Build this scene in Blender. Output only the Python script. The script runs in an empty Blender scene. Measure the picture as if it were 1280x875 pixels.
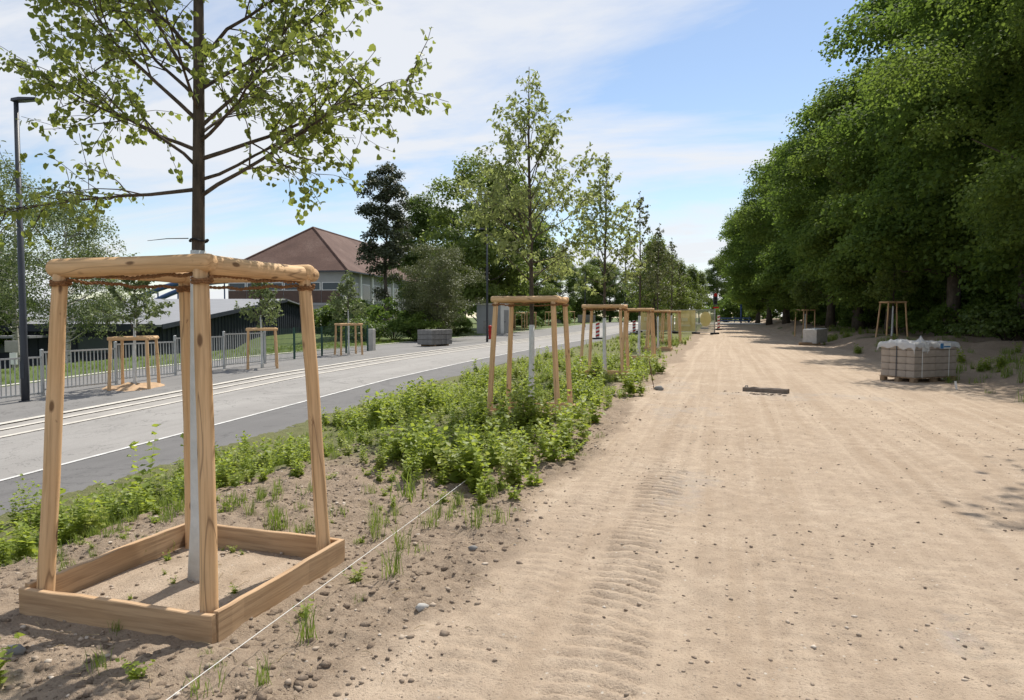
import bpy, math, random
import numpy as np
from mathutils import Vector, Matrix
D = bpy.data
SC = bpy.context.scene
COL = SC.collection
R = math.radians

# ------------------------------------------------------------------ camera, sky, sun, exposure
FPX, HZ, CAMH = 880.0, 397.0, 1.6
PITCH = math.atan((437.5 - HZ) / FPX)
YAW = math.atan((905 - 640) / FPX)          # world +Y runs along the dirt track
cam = D.cameras.new('camera'); cam_ob = D.objects.new('camera', cam); COL.objects.link(cam_ob)
cam.sensor_width = 36; cam.lens = FPX / 1280 * 36; cam.clip_start = 0.05; cam.clip_end = 6000
cam_ob.location = (0, 0, CAMH); cam_ob.rotation_euler = (math.pi/2 - PITCH, 0, YAW)
SC.camera = cam_ob
SC.render.engine = 'CYCLES'
SC.render.resolution_x, SC.render.resolution_y = 1024, 700

SUN_EL, SUN_AZ = R(56), R(9)               # azimuth to the right of +Y
sv = Vector((math.sin(SUN_AZ)*math.cos(SUN_EL), math.cos(SUN_AZ)*math.cos(SUN_EL), math.sin(SUN_EL)))
sun = D.lights.new('sun', 'SUN'); sun.energy = 4.2; sun.angle = R(0.5); sun.color = (1, .94, .84)
sun_ob = D.objects.new('sun', sun); COL.objects.link(sun_ob); sun_ob.location = (0, 0, 60)
sun_ob.rotation_euler = sv.to_track_quat('Z', 'Y').to_euler()

world = D.worlds.new('World'); SC.world = world; world.use_nodes = True
def build_sky():
    nt = world.node_tree; N, L = nt.nodes, nt.links
    bg = N['Background']; bg.inputs['Strength'].default_value = 0.1
    sky = N.new('ShaderNodeTexSky'); sky.sky_type = 'NISHITA'; sky.sun_disc = False
    sky.sun_elevation = SUN_EL; sky.sun_rotation = SUN_AZ
    sky.air_density = 1.0; sky.dust_density = 0.25; sky.ozone_density = 1.0
    tc = N.new('ShaderNodeTexCoord')
    sep = N.new('ShaderNodeSeparateXYZ'); L.new(tc.outputs['Generated'], sep.inputs[0])
    ad = N.new('ShaderNodeMath'); ad.operation = 'ADD'; ad.inputs[1].default_value = 0.16
    ab = N.new('ShaderNodeMath'); ab.operation = 'ABSOLUTE'
    L.new(sep.outputs[2], ab.inputs[0]); L.new(ab.outputs[0], ad.inputs[0])
    dv = N.new('ShaderNodeVectorMath'); dv.operation = 'DIVIDE'
    cb = N.new('ShaderNodeCombineXYZ')
    for i in range(3): L.new(ad.outputs[0], cb.inputs[i])
    L.new(tc.outputs['Generated'], dv.inputs[0]); L.new(cb.outputs[0], dv.inputs[1])
    mp = N.new('ShaderNodeMapping'); mp.inputs['Rotation'].default_value = (0, 0, R(25)); mp.inputs['Scale'].default_value = (0.55, 1.25, 0.0)
    mp.inputs['Location'].default_value = (3.1, 1.3, 0)
    L.new(dv.outputs[0], mp.inputs[0])
    n1 = N.new('ShaderNodeTexNoise'); n1.inputs['Scale'].default_value = 1.0; n1.inputs['Detail'].default_value = 9; n1.inputs['Roughness'].default_value = .58; n1.inputs['Distortion'].default_value = .5
    L.new(mp.outputs[0], n1.inputs['Vector'])
    rp = N.new('ShaderNodeValToRGB'); rp.color_ramp.elements[0].position = .40; rp.color_ramp.elements[1].position = .58
    rp.color_ramp.elements[0].color = (.04, .04, .04, 1); rp.color_ramp.elements[1].color = (.92, .92, .92, 1)
    L.new(n1.outputs['Fac'], rp.inputs[0])
    mx = N.new('ShaderNodeMix'); mx.data_type = 'RGBA'
    L.new(rp.outputs[0], mx.inputs[0]); L.new(sky.outputs[0], mx.inputs[6])
    mx.inputs[7].default_value = (6.1, 6.25, 6.55, 1)
    L.new(mx.outputs[2], bg.inputs['Color'])
build_sky()
SC.view_settings.view_transform = 'Standard'; SC.view_settings.look = 'None'
SC.view_settings.exposure = 0.5; SC.view_settings.gamma = 1.0; SC.view_settings.use_curve_mapping = False

# ------------------------------------------------------------------ helpers
def C2W(x, d, z=0.0):                       # camera-heading frame -> world
    c, s = math.cos(YAW), math.sin(YAW)
    return Vector((x*c - d*s, x*s + d*c, z))
def P2W(px, d, z=0.0):                      # picture column and distance -> world
    return C2W((px-640)/FPX*d, d, z)

def rnd(seed): return np.random.default_rng(seed)

def _hash(ix, iy, seed):
    h = (ix.astype(np.int64)*374761393 + iy.astype(np.int64)*668265263 + seed*1442695041) & 0xFFFFFFFF
    h = ((h ^ (h >> 13)) * 1274126177) & 0xFFFFFFFF
    return ((h ^ (h >> 16)) & 0xFFFF) / 65535.0
def vnoise(x, y, seed):
    x0, y0 = np.floor(x), np.floor(y); fx, fy = x-x0, y-y0
    fx = fx*fx*(3-2*fx); fy = fy*fy*(3-2*fy)
    a = _hash(x0, y0, seed); b = _hash(x0+1, y0, seed); c = _hash(x0, y0+1, seed); d = _hash(x0+1, y0+1, seed)
    return (a*(1-fx)+b*fx)*(1-fy) + (c*(1-fx)+d*fx)*fy
def fbm(x, y, f, octv=3, seed=1, gain=.5):
    s, a, t = 0, 1, 0
    for i in range(octv):
        s = s + a*(vnoise(x*f+i*17.3, y*f-i*9.1, seed+i)-.5); t += a; a *= gain; f *= 2.03
    return s/t*2
def sst(a, b, x):
    t = np.clip((x-a)/(b-a), 0, 1); return t*t*(3-2*t)

# terrain -----------------------------------------------------------------------------------------
_US = [-60, -20, 0, 5, 12, 18, 25, 32, 45, 63, 110, 400]; _ZS = [-1.1, -.95, -.8, -.62, -.38, -.16, -.03, .02, .08, .2, .75, .9]
_UD = [-60, 30, 63, 110, 400]; _ZD = [0, .02, .2, .75, .9]
def zs(u): return np.interp(u, _US, _ZS)
def zd(u): return np.interp(u, _UD, _ZD)
def bank(v, u):
    edge = 4.9 + .9*fbm(u, u*0, .16, 2, 5) + .5*sst(22, 14, u)
    return (.5*sst(0, 2.4, v-edge) + .30*fbm(v, u, .5, 4, 8)*sst(.2, 1.6, v-edge)) * sst(9, 15, u) + .25*sst(8, 14, v)
def T(v, u):
    v = np.asarray(v, float); u = np.asarray(u, float)
    w = sst(-6.7, -3.9, v)
    z = zs(u)*(1-w) + zd(u)*w
    z = z + bank(v, u)
    drop = sst(-23.5, -29.5, v)*sst(48, 38, u)
    return z*(1-drop) + (-1.3)*drop
def Tz(v, u): return float(T(v, u))

# ------------------------------------------------------------------ materials
def mat(name, build=None, rough=.85, color=None):
    m = D.materials.new(name); m.use_nodes = True
    nt = m.node_tree; b = nt.nodes['Principled BSDF']
    b.inputs['Roughness'].default_value = rough
    b.inputs['Specular IOR Level'].default_value = .25
    if color: b.inputs['Base Color'].default_value = (*color, 1)
    if build: build(nt, b)
    return m
def noise(nt, scale, detail=3, rough=.55, coord=None, scl=None, distort=0):
    n = nt.nodes.new('ShaderNodeTexNoise'); n.inputs['Scale'].default_value = scale
    n.inputs['Detail'].default_value = detail; n.inputs['Roughness'].default_value = rough; n.inputs['Distortion'].default_value = distort
    if coord is None:
        coord = nt.nodes.new('ShaderNodeTexCoord').outputs['Object']
    if scl:
        mp = nt.nodes.new('ShaderNodeMapping'); mp.inputs['Scale'].default_value = scl
        nt.links.new(coord, mp.inputs[0]); coord = mp.outputs[0]
    nt.links.new(coord, n.inputs['Vector']); return n.outputs['Fac']
def ramp(nt, fac, stops):
    r = nt.nodes.new('ShaderNodeValToRGB'); e = r.color_ramp.elements
    while len(e) < len(stops): e.new(.5)
    for i, (p, c) in enumerate(stops):
        e[i].position = p; e[i].color = (*c, 1) if len(c) == 3 else c
    nt.links.new(fac, r.inputs[0]); return r.outputs[0]
def mixc(nt, fac, a, b, mode='MIX'):
    m = nt.nodes.new('ShaderNodeMix'); m.data_type = 'RGBA'; m.blend_type = mode
    for s, x in ((0, fac), (6, a), (7, b)):
        if isinstance(x, (int, float)): m.inputs[s].default_value = x
        elif isinstance(x, tuple): m.inputs[s].default_value = (*x, 1)
        else: nt.links.new(x, m.inputs[s])
    return m.outputs[2]
def math_n(nt, op, a, b=0.0, clamp=False):
    m = nt.nodes.new('ShaderNodeMath'); m.operation = op; m.use_clamp = clamp
    for i, x in enumerate((a, b)):
        if isinstance(x, (int, float)): m.inputs[i].default_value = x
        else: nt.links.new(x, m.inputs[i])
    return m.outputs[0]
def bump(nt, b, h, strength=.4, dist=.01):
    n = nt.nodes.new('ShaderNodeBump'); n.inputs['Strength'].default_value = strength; n.inputs['Distance'].default_value = dist
    nt.links.new(h, n.inputs['Height']); nt.links.new(n.outputs[0], b.inputs['Normal'])
def obj_random(nt):
    return nt.nodes.new('ShaderNodeObjectInfo').outputs['Random']

def plain(name, col, var=.15, scale=6, rough=.8, bumps=.15, bscale=40, metal=0):
    def f(nt, b):
        a = tuple(max(0, c*(1-var)) for c in col); d = tuple(min(1, c*(1+var)) for c in col)
        n = noise(nt, scale, 4)
        nt.links.new(ramp(nt, n, [(.3, a), (.7, d)]), b.inputs['Base Color'])
        b.inputs['Metallic'].default_value = metal
        if bumps: bump(nt, b, noise(nt, bscale, 3), bumps, .01)
    return mat(name, f, rough)

def leafmat(name, dark, light, trans=(.25, .4, .05), tf=.35, rough=.5):
    m = D.materials.new(name); m.use_nodes = True; nt = m.node_tree; b = nt.nodes['Principled BSDF']
    g = nt.nodes.new('ShaderNodeNewGeometry')
    col = ramp(nt, math_n(nt, 'FRACT', math_n(nt, 'ADD', g.outputs['Random Per Island'], obj_random(nt))), [(0.0, dark), (.75, light), (1.0, tuple(min(1, c*1.25) for c in light))])
    n = noise(nt, .5, 2)
    col = mixc(nt, ramp(nt, n, [(.35, (0, 0, 0)), (.65, (1, 1, 1))]), col, mixc(nt, .35, col, light))
    nt.links.new(col, b.inputs['Base Color']); b.inputs['Roughness'].default_value = rough
    b.inputs['Specular IOR Level'].default_value = .3 if rough < .7 else .12
    t = nt.nodes.new('ShaderNodeBsdfTranslucent')
    nt.links.new(mixc(nt, .6, col, trans), t.inputs['Color'])
    mx = nt.nodes.new('ShaderNodeMixShader'); mx.inputs[0].default_value = tf
    nt.links.new(b.outputs[0], mx.inputs[1]); nt.links.new(t.outputs[0], mx.inputs[2])
    nt.links.new(mx.outputs[0], nt.nodes['Material Output'].inputs['Surface'])
    return m

def ground_build(nt, b):
    tc = nt.nodes.new('ShaderNodeTexCoord').outputs['Object']
    at = nt.nodes.new('ShaderNodeAttribute'); at.attribute_name = 'mask'
    sp = nt.nodes.new('ShaderNodeSeparateColor'); nt.links.new(at.outputs['Color'], sp.inputs[0])
    soilm, gravm, greenm = sp.outputs[0], sp.outputs[1], sp.outputs[2]
    nb = noise(nt, .9, 5, .6, tc); nm = noise(nt, 7, 5, .65, tc); nf = noise(nt, 60, 4, .7, tc); nx = noise(nt, 230, 2, .6, tc)
    sand = ramp(nt, nb, [(.3, (.415, .322, .238)), (.5, (.475, .375, .282)), (.72, (.535, .433, .334))])
    sand = mixc(nt, ramp(nt, nm, [(.35, (0, 0, 0)), (.75, (1, 1, 1))]), sand, (.345, .27, .203))
    sand = mixc(nt, ramp(nt, nf, [(.30, (1, 1, 1)), (.46, (0, 0, 0))]), sand, (.255, .2, .152))
    tr_ = noise(nt, 1, 4, .6, tc, (4.2, .10, 1), .8)
    sand = mixc(nt, ramp(nt, tr_, [(.34, (.38, .38, .38)), (.5, (0, 0, 0)), (.68, (.35, .35, .35))]), sand, ramp(nt, tr_, [(.45, (.34, .255, .18)), (.55, (.56, .455, .35))]))
    vp = nt.nodes.new('ShaderNodeTexVoronoi'); vp.inputs['Scale'].default_value = 30; nt.links.new(tc, vp.inputs['Vector'])
    sc_ = nt.nodes.new('ShaderNodeSeparateColor'); nt.links.new(vp.outputs['Color'], sc_.inputs[0])
    peb = math_n(nt, 'MULTIPLY', ramp(nt, vp.outputs['Distance'], [(.16, (1, 1, 1)), (.26, (0, 0, 0))]), ramp(nt, sc_.outputs[0], [(.72, (0, 0, 0)), (.78, (1, 1, 1))]))
    sand = mixc(nt, math_n(nt, 'MULTIPLY', peb, .75), sand, ramp(nt, sc_.outputs[1], [(.3, (.2, .155, .12)), (.75, (.3, .25, .2)), (.9, (.6, .55, .48))]))
    soil = ramp(nt, nm, [(.25, (.15, .111, .08)), (.5, (.25, .19, .14)), (.75, (.37, .29, .218))])
    soil = mixc(nt, ramp(nt, nf, [(.38, (0, 0, 0)), (.66, (1, 1, 1))]), soil, (.34, .268, .2))
    soil = mixc(nt, ramp(nt, nx, [(.62, (0, 0, 0)), (.72, (.7, .7, .7))]), soil, (.52, .46, .38))
    vo = nt.nodes.new('ShaderNodeTexVoronoi'); vo.inputs['Scale'].default_value = 34; nt.links.new(tc, vo.inputs['Vector'])
    grav = mixc(nt, .3, ramp(nt, nm, [(.3, (.26, .225, .185)), (.7, (.42, .36, .295))]), vo.outputs['Color'], 'SOFT_LIGHT')
    hs = nt.nodes.new('ShaderNodeHueSaturation'); hs.inputs['Saturation'].default_value = .35; nt.links.new(grav, hs.inputs['Color']); grav = hs.outputs[0]
    # ragged mask edges
    jit = math_n(nt, 'MULTIPLY', math_n(nt, 'SUBTRACT', nm, .5), .9)
    def edge(m): return math_n(nt, 'MULTIPLY', math_n(nt, 'SUBTRACT', math_n(nt, 'ADD', m, math_n(nt, 'MULTIPLY', jit, math_n(nt, 'MULTIPLY', m, 1.6, True))), .3), 2.2, True)
    col = mixc(nt, edge(soilm), sand, soil)
    col = mixc(nt, edge(gravm), col, grav)
    gr = ramp(nt, nf, [(.3, (.05, .085, .018)), (.7, (.15, .17, .06))])
    col = mixc(nt, math_n(nt, 'MULTIPLY', edge(greenm), .75), col, gr)
    nt.links.new(col, b.inputs['Base Color']); b.inputs['Roughness'].default_value = .95; b.inputs['Specular IOR Level'].default_value = .1
    h = math_n(nt, 'ADD', math_n(nt, 'MULTIPLY', nf, .7), math_n(nt, 'MULTIPLY', nx, .35))
    bump(nt, b, h, .85, .025)
M = {}
M['ground'] = mat('earth', ground_build)

def asphalt(name, a, c, streak=True):
    def f(nt, b):
        tc = nt.nodes.new('ShaderNodeTexCoord').outputs['Object']
        n1 = noise(nt, 1.0, 4, .6, tc, (1.2, .08, 1)); n2 = noise(nt, 90, 3, .7, tc); n3 = noise(nt, .5, 4, .6, tc)
        col = ramp(nt, n1, [(.3, a), (.7, c)])
        col = mixc(nt, ramp(nt, n3, [(.4, (0, 0, 0)), (.7, (.5, .5, .5))]), col, tuple(x*1.2 for x in c))
        col = mixc(nt, ramp(nt, n2, [(.35, (.55, .55, .55)), (.6, (0, 0, 0))]), col, tuple(x*.6 for x in a))
        n4 = noise(nt, 1, 5, .6, tc, (2.6, .05, 1)); n5 = noise(nt, .22, 6, .7, tc, None, 1.2)
        col = mixc(nt, ramp(nt, n4, [(.30, (.5, .5, .5)), (.45, (0, 0, 0))]), col, tuple(x*.72 for x in a))
        col = mixc(nt, ramp(nt, n5, [(.60, (0, 0, 0)), (.66, (.45, .45, .45))]), col, tuple(x*.68 for x in a))
        col = mixc(nt, ramp(nt, n5, [(.493, (0, 0, 0)), (.5, (.7, .7, .7)), (.507, (0, 0, 0))]), col, tuple(x*.5 for x in a))
        nt.links.new(col, b.inputs['Base Color']); bump(nt, b, n2, .3, .006)
        b.inputs['Roughness'].default_value = .8; b.inputs['Specular IOR Level'].default_value = .35
    return mat(name, f)
M['lane'] = asphalt('worn_asphalt', (.25, .238, .225), (.31, .297, .282))
M['asphalt_dark'] = asphalt('fresh_asphalt', (.125, .121, .12), (.16, .155, .152))
M['walk'] = asphalt('pavement_asphalt', (.17, .164, .158), (.21, .203, .196))
M['paint'] = plain('white_road_paint', (.56, .555, .54), .25, 5, .7)
M['kerb'] = plain('pale_kerb_concrete', (.52, .49, .44), .15, 4, .9)
M['gutter'] = plain('gutter_concrete', (.30, .285, .265), .15, 3, .9)
M['concrete'] = plain('grey_concrete', (.42, .41, .39), .14, 5, .9, .3, 60)
M['concrete_dark'] = plain('dark_concrete', (.2, .195, .19), .2, 7, .9, .3, 60)

def wood_build(ax, base, dark, knots=True):
    def f(nt, b):
        tc = nt.nodes.new('ShaderNodeTexCoord').outputs['Object']
        s1 = [14, 14, 14]; s1[ax] = .9
        s2 = [60, 60, 60]; s2[ax] = 2.2
        rndv = obj_random(nt)
        add = nt.nodes.new('ShaderNodeVectorMath'); add.operation = 'ADD'
        cm = nt.nodes.new('ShaderNodeCombineXYZ')
        sc = math_n(nt, 'MULTIPLY', rndv, 37.0)
        for i in range(3): nt.links.new(sc, cm.inputs[i])
        nt.links.new(tc, add.inputs[0]); nt.links.new(cm.outputs[0], add.inputs[1]); co = add.outputs[0]
        n1 = noise(nt, 1, 4, .6, co, tuple(s1), .6); n2 = noise(nt, 1, 3, .6, co, tuple(s2)); n3 = noise(nt, 1.7, 3, .5, co)
        col = ramp(nt, n1, [(.28, dark), (.5, base), (.75, tuple(min(1, c*1.13) for c in base))])
        col = mixc(nt, ramp(nt, n2, [(.33, (.65, .65, .65)), (.55, (0, 0, 0))]), col, tuple(c*.72 for c in dark))
        col = mixc(nt, ramp(nt, n3, [(.4, (0, 0, 0)), (.7, (.5, .5, .5))]), col, (base[0]*1.0, base[1]*.88, base[2]*.72))
        if knots:
            vo = nt.nodes.new('ShaderNodeTexVoronoi'); vo.inputs['Scale'].default_value = 1
            mp = nt.nodes.new('ShaderNodeMapping'); ks = [9, 9, 9]; ks[ax] = 3.6; mp.inputs['Scale'].default_value = tuple(ks)
            nt.links.new(co, mp.inputs[0]); nt.links.new(mp.outputs[0], vo.inputs['Vector'])
            col = mixc(nt, ramp(nt, vo.outputs['Distance'], [(.09, (.85, .85, .85)), (.15, (0, 0, 0))]), col, (.12, .06, .03))
            cr = noise(nt, 1, 2, .5, co, tuple([5 if i != ax else .35 for i in range(3)]), .2)
            crack = ramp(nt, cr, [(.498, (0, 0, 0)), (.503, (.8, .8, .8)), (.508, (0, 0, 0))])
            col = mixc(nt, crack, col, (.12, .065, .035))
            pt = noise(nt, 1, 4, .65, co, tuple([16 if i != ax else 5 for i in range(3)]), .8)
            col = mixc(nt, ramp(nt, pt, [(.66, (0, 0, 0)), (.70, (.75, .75, .75))]), col, (.24, .135, .07))
            sz = nt.nodes.new('ShaderNodeSeparateXYZ'); nt.links.new(tc, sz.inputs[0])
        nt.links.new(col, b.inputs['Base Color']); b.inputs['Roughness'].default_value = .75
        bump(nt, b, n2, .35, .004)
    return f
M['log'] = mat('peeled_log_wood', wood_build(2, (.63, .425, .245), (.46, .285, .145)))
M['log_far'] = mat('weathered_log_wood', wood_build(2, (.50, .33, .19), (.33, .2, .105)))
M['plank'] = mat('sawn_plank_wood', wood_build(0, (.48, .33, .20), (.35, .225, .13), False))
M['oldwood'] = mat('old_grey_wood', wood_build(0, (.28, .2, .13), (.17, .115, .07), False))
M['rope'] = plain('coconut_rope', (.26, .13, .06), .4, 160, .95, .8, 300)
def bark_build(a, c, sc=30):
    def f(nt, b):
        n = noise(nt, 1, 5, .65, None, (sc, sc, sc*.22)); n2 = noise(nt, 5, 3)
        col = ramp(nt, n, [(.3, a), (.7, c)])
        col = mixc(nt, ramp(nt, n2, [(.5, (0, 0, 0)), (.75, (.5, .5, .5))]), col, tuple(x*1.5 for x in c))
        nt.links.new(col, b.inputs['Base Color']); bump(nt, b, n, .6, .01)
    return f
M['bark'] = mat('young_bark', bark_build((.035, .028, .022), (.10, .08, .062)))
M['bark_old'] = mat('old_bark', bark_build((.045, .038, .03), (.12, .10, .08), 10))
def birch_build(nt, b):
    n = noise(nt, 1, 3, .6, None, (3, 3, 14))
    nt.links.new(ramp(nt, n, [(.36, (.06, .055, .05)), (.45, (.42, .4, .37)), (.8, (.55, .53, .5))]), b.inputs['Base Color'])
M['bark_birch'] = mat('birch_bark', birch_build)
M['whitewash'] = plain('whitewash_coating', (.56, .575, .57), .12, 9, .85, .35, 80)
M['black'] = plain('black_rubber', (.02, .02, .022), .1)
M['string'] = plain('white_string', (.66, .65, .62), .05)
M['leaf_lime'] = leafmat('fresh_lime_leaf', (.075, .115, .025), (.165, .205, .05), (.43, .5, .085), .43)
M['leaf_young'] = leafmat('young_lime_leaf', (.125, .165, .06), (.23, .27, .10), (.48, .55, .16), .45)
M['leaf_dark'] = leafmat('dark_canopy_leaf', (.04, .075, .019), (.1, .155, .04), (.27, .4, .055), .42, .72)
M['leaf_dark2'] = leafmat('olive_canopy_leaf', (.048, .08, .02), (.115, .165, .042), (.3, .42, .06), .42, .72)
M['leaf_mid'] = leafmat('mid_green_leaf', (.05, .085, .02), (.1, .145, .035), (.22, .32, .05), .35)
M['leaf_light'] = leafmat('light_green_leaf', (.085, .125, .028), (.15, .195, .05), (.32, .42, .07), .4)
M['leaf_grey'] = leafmat('grey_green_leaf', (.085, .115, .045), (.145, .18, .08), (.27, .34, .1), .35)
M['leaf_bronze'] = leafmat('dark_bronze_leaf', (.032, .042, .024), (.068, .082, .045), (.12, .14, .05), .25)
M['leaf_olive'] = leafmat('dull_olive_leaf', (.06, .075, .03), (.11, .125, .05), (.2, .23, .07), .3)
M['weed'] = leafmat('weed_leaf', (.12, .17, .026), (.235, .3, .055), (.55, .64, .075), .47)
M['weed2'] = leafmat('yellow_weed_leaf', (.17, .21, .045), (.27, .31, .075), (.5, .55, .1), .42)
M['grass'] = leafmat('grass_blade', (.08, .14, .02), (.17, .23, .045), (.35, .45, .06), .35)
M['dry'] = plain('dry_stalk', (.36, .28, .17), .25, 30)
def stone_build(nt, b):
    g = nt.nodes.new('ShaderNodeNewGeometry'); n = noise(nt, 40, 3)
    c = ramp(nt, g.outputs['Random Per Island'], [(0, (.14, .105, .08)), (.5, (.25, .195, .148)), (.85, (.36, .29, .225)), (1, (.55, .49, .42))])
    nt.links.new(mixc(nt, ramp(nt, n, [(.35, (0, 0, 0)), (.7, (.4, .4, .4))]), c, (.42, .34, .26)), b.inputs['Base Color'])
M['stone'] = mat('pebble', stone_build)
def clod_build(nt, b):
    g = nt.nodes.new('ShaderNodeNewGeometry'); n = noise(nt, 90, 4, .7)
    c = ramp(nt, g.outputs['Random Per Island'], [(0, (.15, .11, .08)), (.6, (.24, .182, .136)), (1, (.33, .26, .197))])
    nt.links.new(mixc(nt, ramp(nt, n, [(.35, (0, 0, 0)), (.7, (.6, .6, .6))]), c, (.3, .238, .182)), b.inputs['Base Color']); bump(nt, b, n, .8, .02)
    b.inputs['Specular IOR Level'].default_value = .1
M['clod'] = mat('soil_clod', clod_build)
M['galv'] = plain('galvanised_steel', (.42, .43, .44), .1, 8, .5, 0, 40, .5)
M['lampgrey'] = plain('anthracite_paint', (.045, .05, .062), .1, 4, .45, 0)
M['green_wire'] = plain('green_wire', (.03, .075, .06), .1, 4, .6, 0)
M['navy'] = plain('navy_cladding', (.026, .032, .045), .12, 2, .6, .05)
M['sheetroof'] = plain('pale_sheet_roof', (.23, .235, .25), .06, .5, .6, .05)
M['rooftile'] = None
def tile_build(nt, b):
    tc = nt.nodes.new('ShaderNodeTexCoord').outputs['Object']
    n = noise(nt, .35, 5, .6, tc); n2 = noise(nt, 1, 3, .6, tc, (6, 6, 1.2))
    c = ramp(nt, n, [(.3, (.085, .048, .038)), (.5, (.12, .07, .055)), (.72, (.165, .108, .088))])
    nt.links.new(mixc(nt, ramp(nt, n2, [(.4, (.5, .5, .5)), (.6, (0, 0, 0))]), c, (.07, .038, .03)), b.inputs['Base Color'])
M['rooftile'] = mat('brown_clay_tile', tile_build)
M['pinktile'] = plain('pink_clay_tile', (.42, .22, .17), .15, 1, .9)
M['wallpale'] = plain('pale_render', (.33, .33, .325), .08, 1, .9)
M['brownpanel'] = plain('brown_panel', (.105, .07, .058), .12, 2, .8)
M['glass'] = mat('window_glass', None, .12, (.06, .075, .09))
M['whiteframe'] = plain('white_paint', (.72, .72, .7), .05, 3, .6, 0)
M['blue'] = plain('blue_steel', (.045, .085, .19), .1, 2, .5, 0)
M['red'] = plain('red_paint', (.45, .03, .025), .1, 4, .5, 0)
def banner_build(nt, b):
    n = noise(nt, 1.5, 3); nt.links.new(ramp(nt, n, [(.3, (.70, .54, .20)), (.7, (.78, .63, .28))]), b.inputs['Base Color'])
    t = nt.nodes.new('ShaderNodeBsdfTransparent'); mx = nt.nodes.new('ShaderNodeMixShader'); mx.inputs[0].default_value = .05
    nt.links.new(b.outputs[0], mx.inputs[1]); nt.links.new(t.outputs[0], mx.inputs[2]); nt.links.new(mx.outputs[0], nt.nodes['Material Output'].inputs['Surface'])
M['yellow'] = mat('yellow_mesh_banner', banner_build, .7)
M['film'] = None
def film_build(nt, b):
    b.inputs['Base Color'].default_value = (.82, .83, .84, 1); b.inputs['Roughness'].default_value = .3
    b.inputs['Specular IOR Level'].default_value = .6
    t = nt.nodes.new('ShaderNodeBsdfTransparent'); t.inputs[0].default_value = (.93, .94, .96, 1)
    mx = nt.nodes.new('ShaderNodeMixShader'); mx.inputs[0].default_value = .58
    nt.links.new(b.outputs[0], mx.inputs[1]); nt.links.new(t.outputs[0], mx.inputs[2])
    nt.links.new(mx.outputs[0], nt.nodes['Material Output'].inputs['Surface'])
M['film'] = mat('clear_plastic_film', film_build)
def mesh_build(nt, b):
    b.inputs['Base Color'].default_value = (.36, .38, .27, 1)
    t = nt.nodes.new('ShaderNodeBsdfTransparent')
    mx = nt.nodes.new('ShaderNodeMixShader'); mx.inputs[0].default_value = .45
    nt.links.new(b.outputs[0], mx.inputs[1]); nt.links.new(t.outputs[0], mx.inputs[2])
    nt.links.new(mx.outputs[0], nt.nodes['Material Output'].inputs['Surface'])
M['netting'] = mat('grey_green_netting', mesh_build)
M['block'] = plain('paving_block', (.33, .28, .235), .14, 5, .9, .3, 60)
M['label'] = plain('blue_label', (.05, .17, .36), .05, 3, .5, 0)
M['lens_off'] = plain('dark_lens', (.02, .02, .02), .1, 3, .3, 0)
def red_lamp(nt, b):
    b.inputs['Base Color'].default_value = (.6, .02, .02, 1); b.inputs['Emission Color'].default_value = (1, .05, .04, 1); b.inputs['Emission Strength'].default_value = .8
M['red_lens'] = mat('lit_red_lens', red_lamp, .3)

# ------------------------------------------------------------------ mesh building
class MB:
    def __init__(s): s.v = []; s.f = []; s.n = 0
    def add(s, verts, faces):
        s.v.extend([tuple(x) for x in verts]); s.f.extend([tuple(i+s.n for i in f) for f in faces]); s.n += len(verts); return s
    def box(s, c, size, rz=0, tilt=None):
        hx, hy, hz = [k/2 for k in size]; c = Vector(c)
        m = Matrix.Rotation(rz, 3, 'Z')
        if tilt is not None: m = tilt
        vs = [c + m @ Vector((x*hx, y*hy, z*hz)) for z in (-1, 1) for x, y in ((-1, -1), (1, -1), (1, 1), (-1, 1))]
        return s.add(vs, [(3, 2, 1, 0), (4, 5, 6, 7), (0, 1, 5, 4), (1, 2, 6, 5), (2, 3, 7, 6), (3, 0, 4, 7)])
    def tube(s, pts, rad, n=8, cap=True):
        pts = [Vector(p) for p in pts]; k = len(pts)
        if not hasattr(rad, '__len__'): rad = [rad]*k
        d0 = (pts[1]-pts[0]).normalized()
        x = d0.orthogonal().normalized(); vs = []
        for i, p in enumerate(pts):
            d = (pts[min(i+1, k-1)] - pts[max(i-1, 0)])
            d = d.normalized() if d.length > 1e-9 else d0
            x = (x - d*x.dot(d)); x = x.normalized() if x.length > 1e-6 else d.orthogonal().normalized()
            y = d.cross(x)
            for j in range(n):
                a = 2*math.pi*j/n; vs.append(p + (x*math.cos(a)+y*math.sin(a))*rad[i])
        fs = [(i*n+j, i*n+(j+1) % n, (i+1)*n+(j+1) % n, (i+1)*n+j) for i in range(k-1) for j in range(n)]
        if cap: fs += [tuple(range(n-1, -1, -1)), tuple((k-1)*n+j for j in range(n))]
        return s.add(vs, fs)
    def mesh(s, name, m, smooth=False):
        me = D.meshes.new(name); me.from_pydata(s.v, [], s.f); me.materials.append(m)
        if smooth: me.polygons.foreach_set('use_smooth', [True]*len(me.polygons))
        me.update(); return me
def np_mesh(name, V, F, m, smooth=False):
    """V (n,3) verts, F (k,c) faces of equal size"""
    me = D.meshes.new(name); V = np.ascontiguousarray(V, np.float32); F = np.ascontiguousarray(F, np.int32)
    me.vertices.add(len(V)); me.vertices.foreach_set('co', V.ravel())
    k, c = F.shape
    me.loops.add(k*c); me.loops.foreach_set('vertex_index', F.ravel())
    me.polygons.add(k); me.polygons.foreach_set('loop_start', np.arange(0, k*c, c, dtype=np.int32))
    me.polygons.foreach_set('loop_total', np.full(k, c, np.int32))
    if smooth: me.polygons.foreach_set('use_smooth', np.ones(k, bool))
    me.materials.append(m); me.update(calc_edges=True); return me

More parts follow.
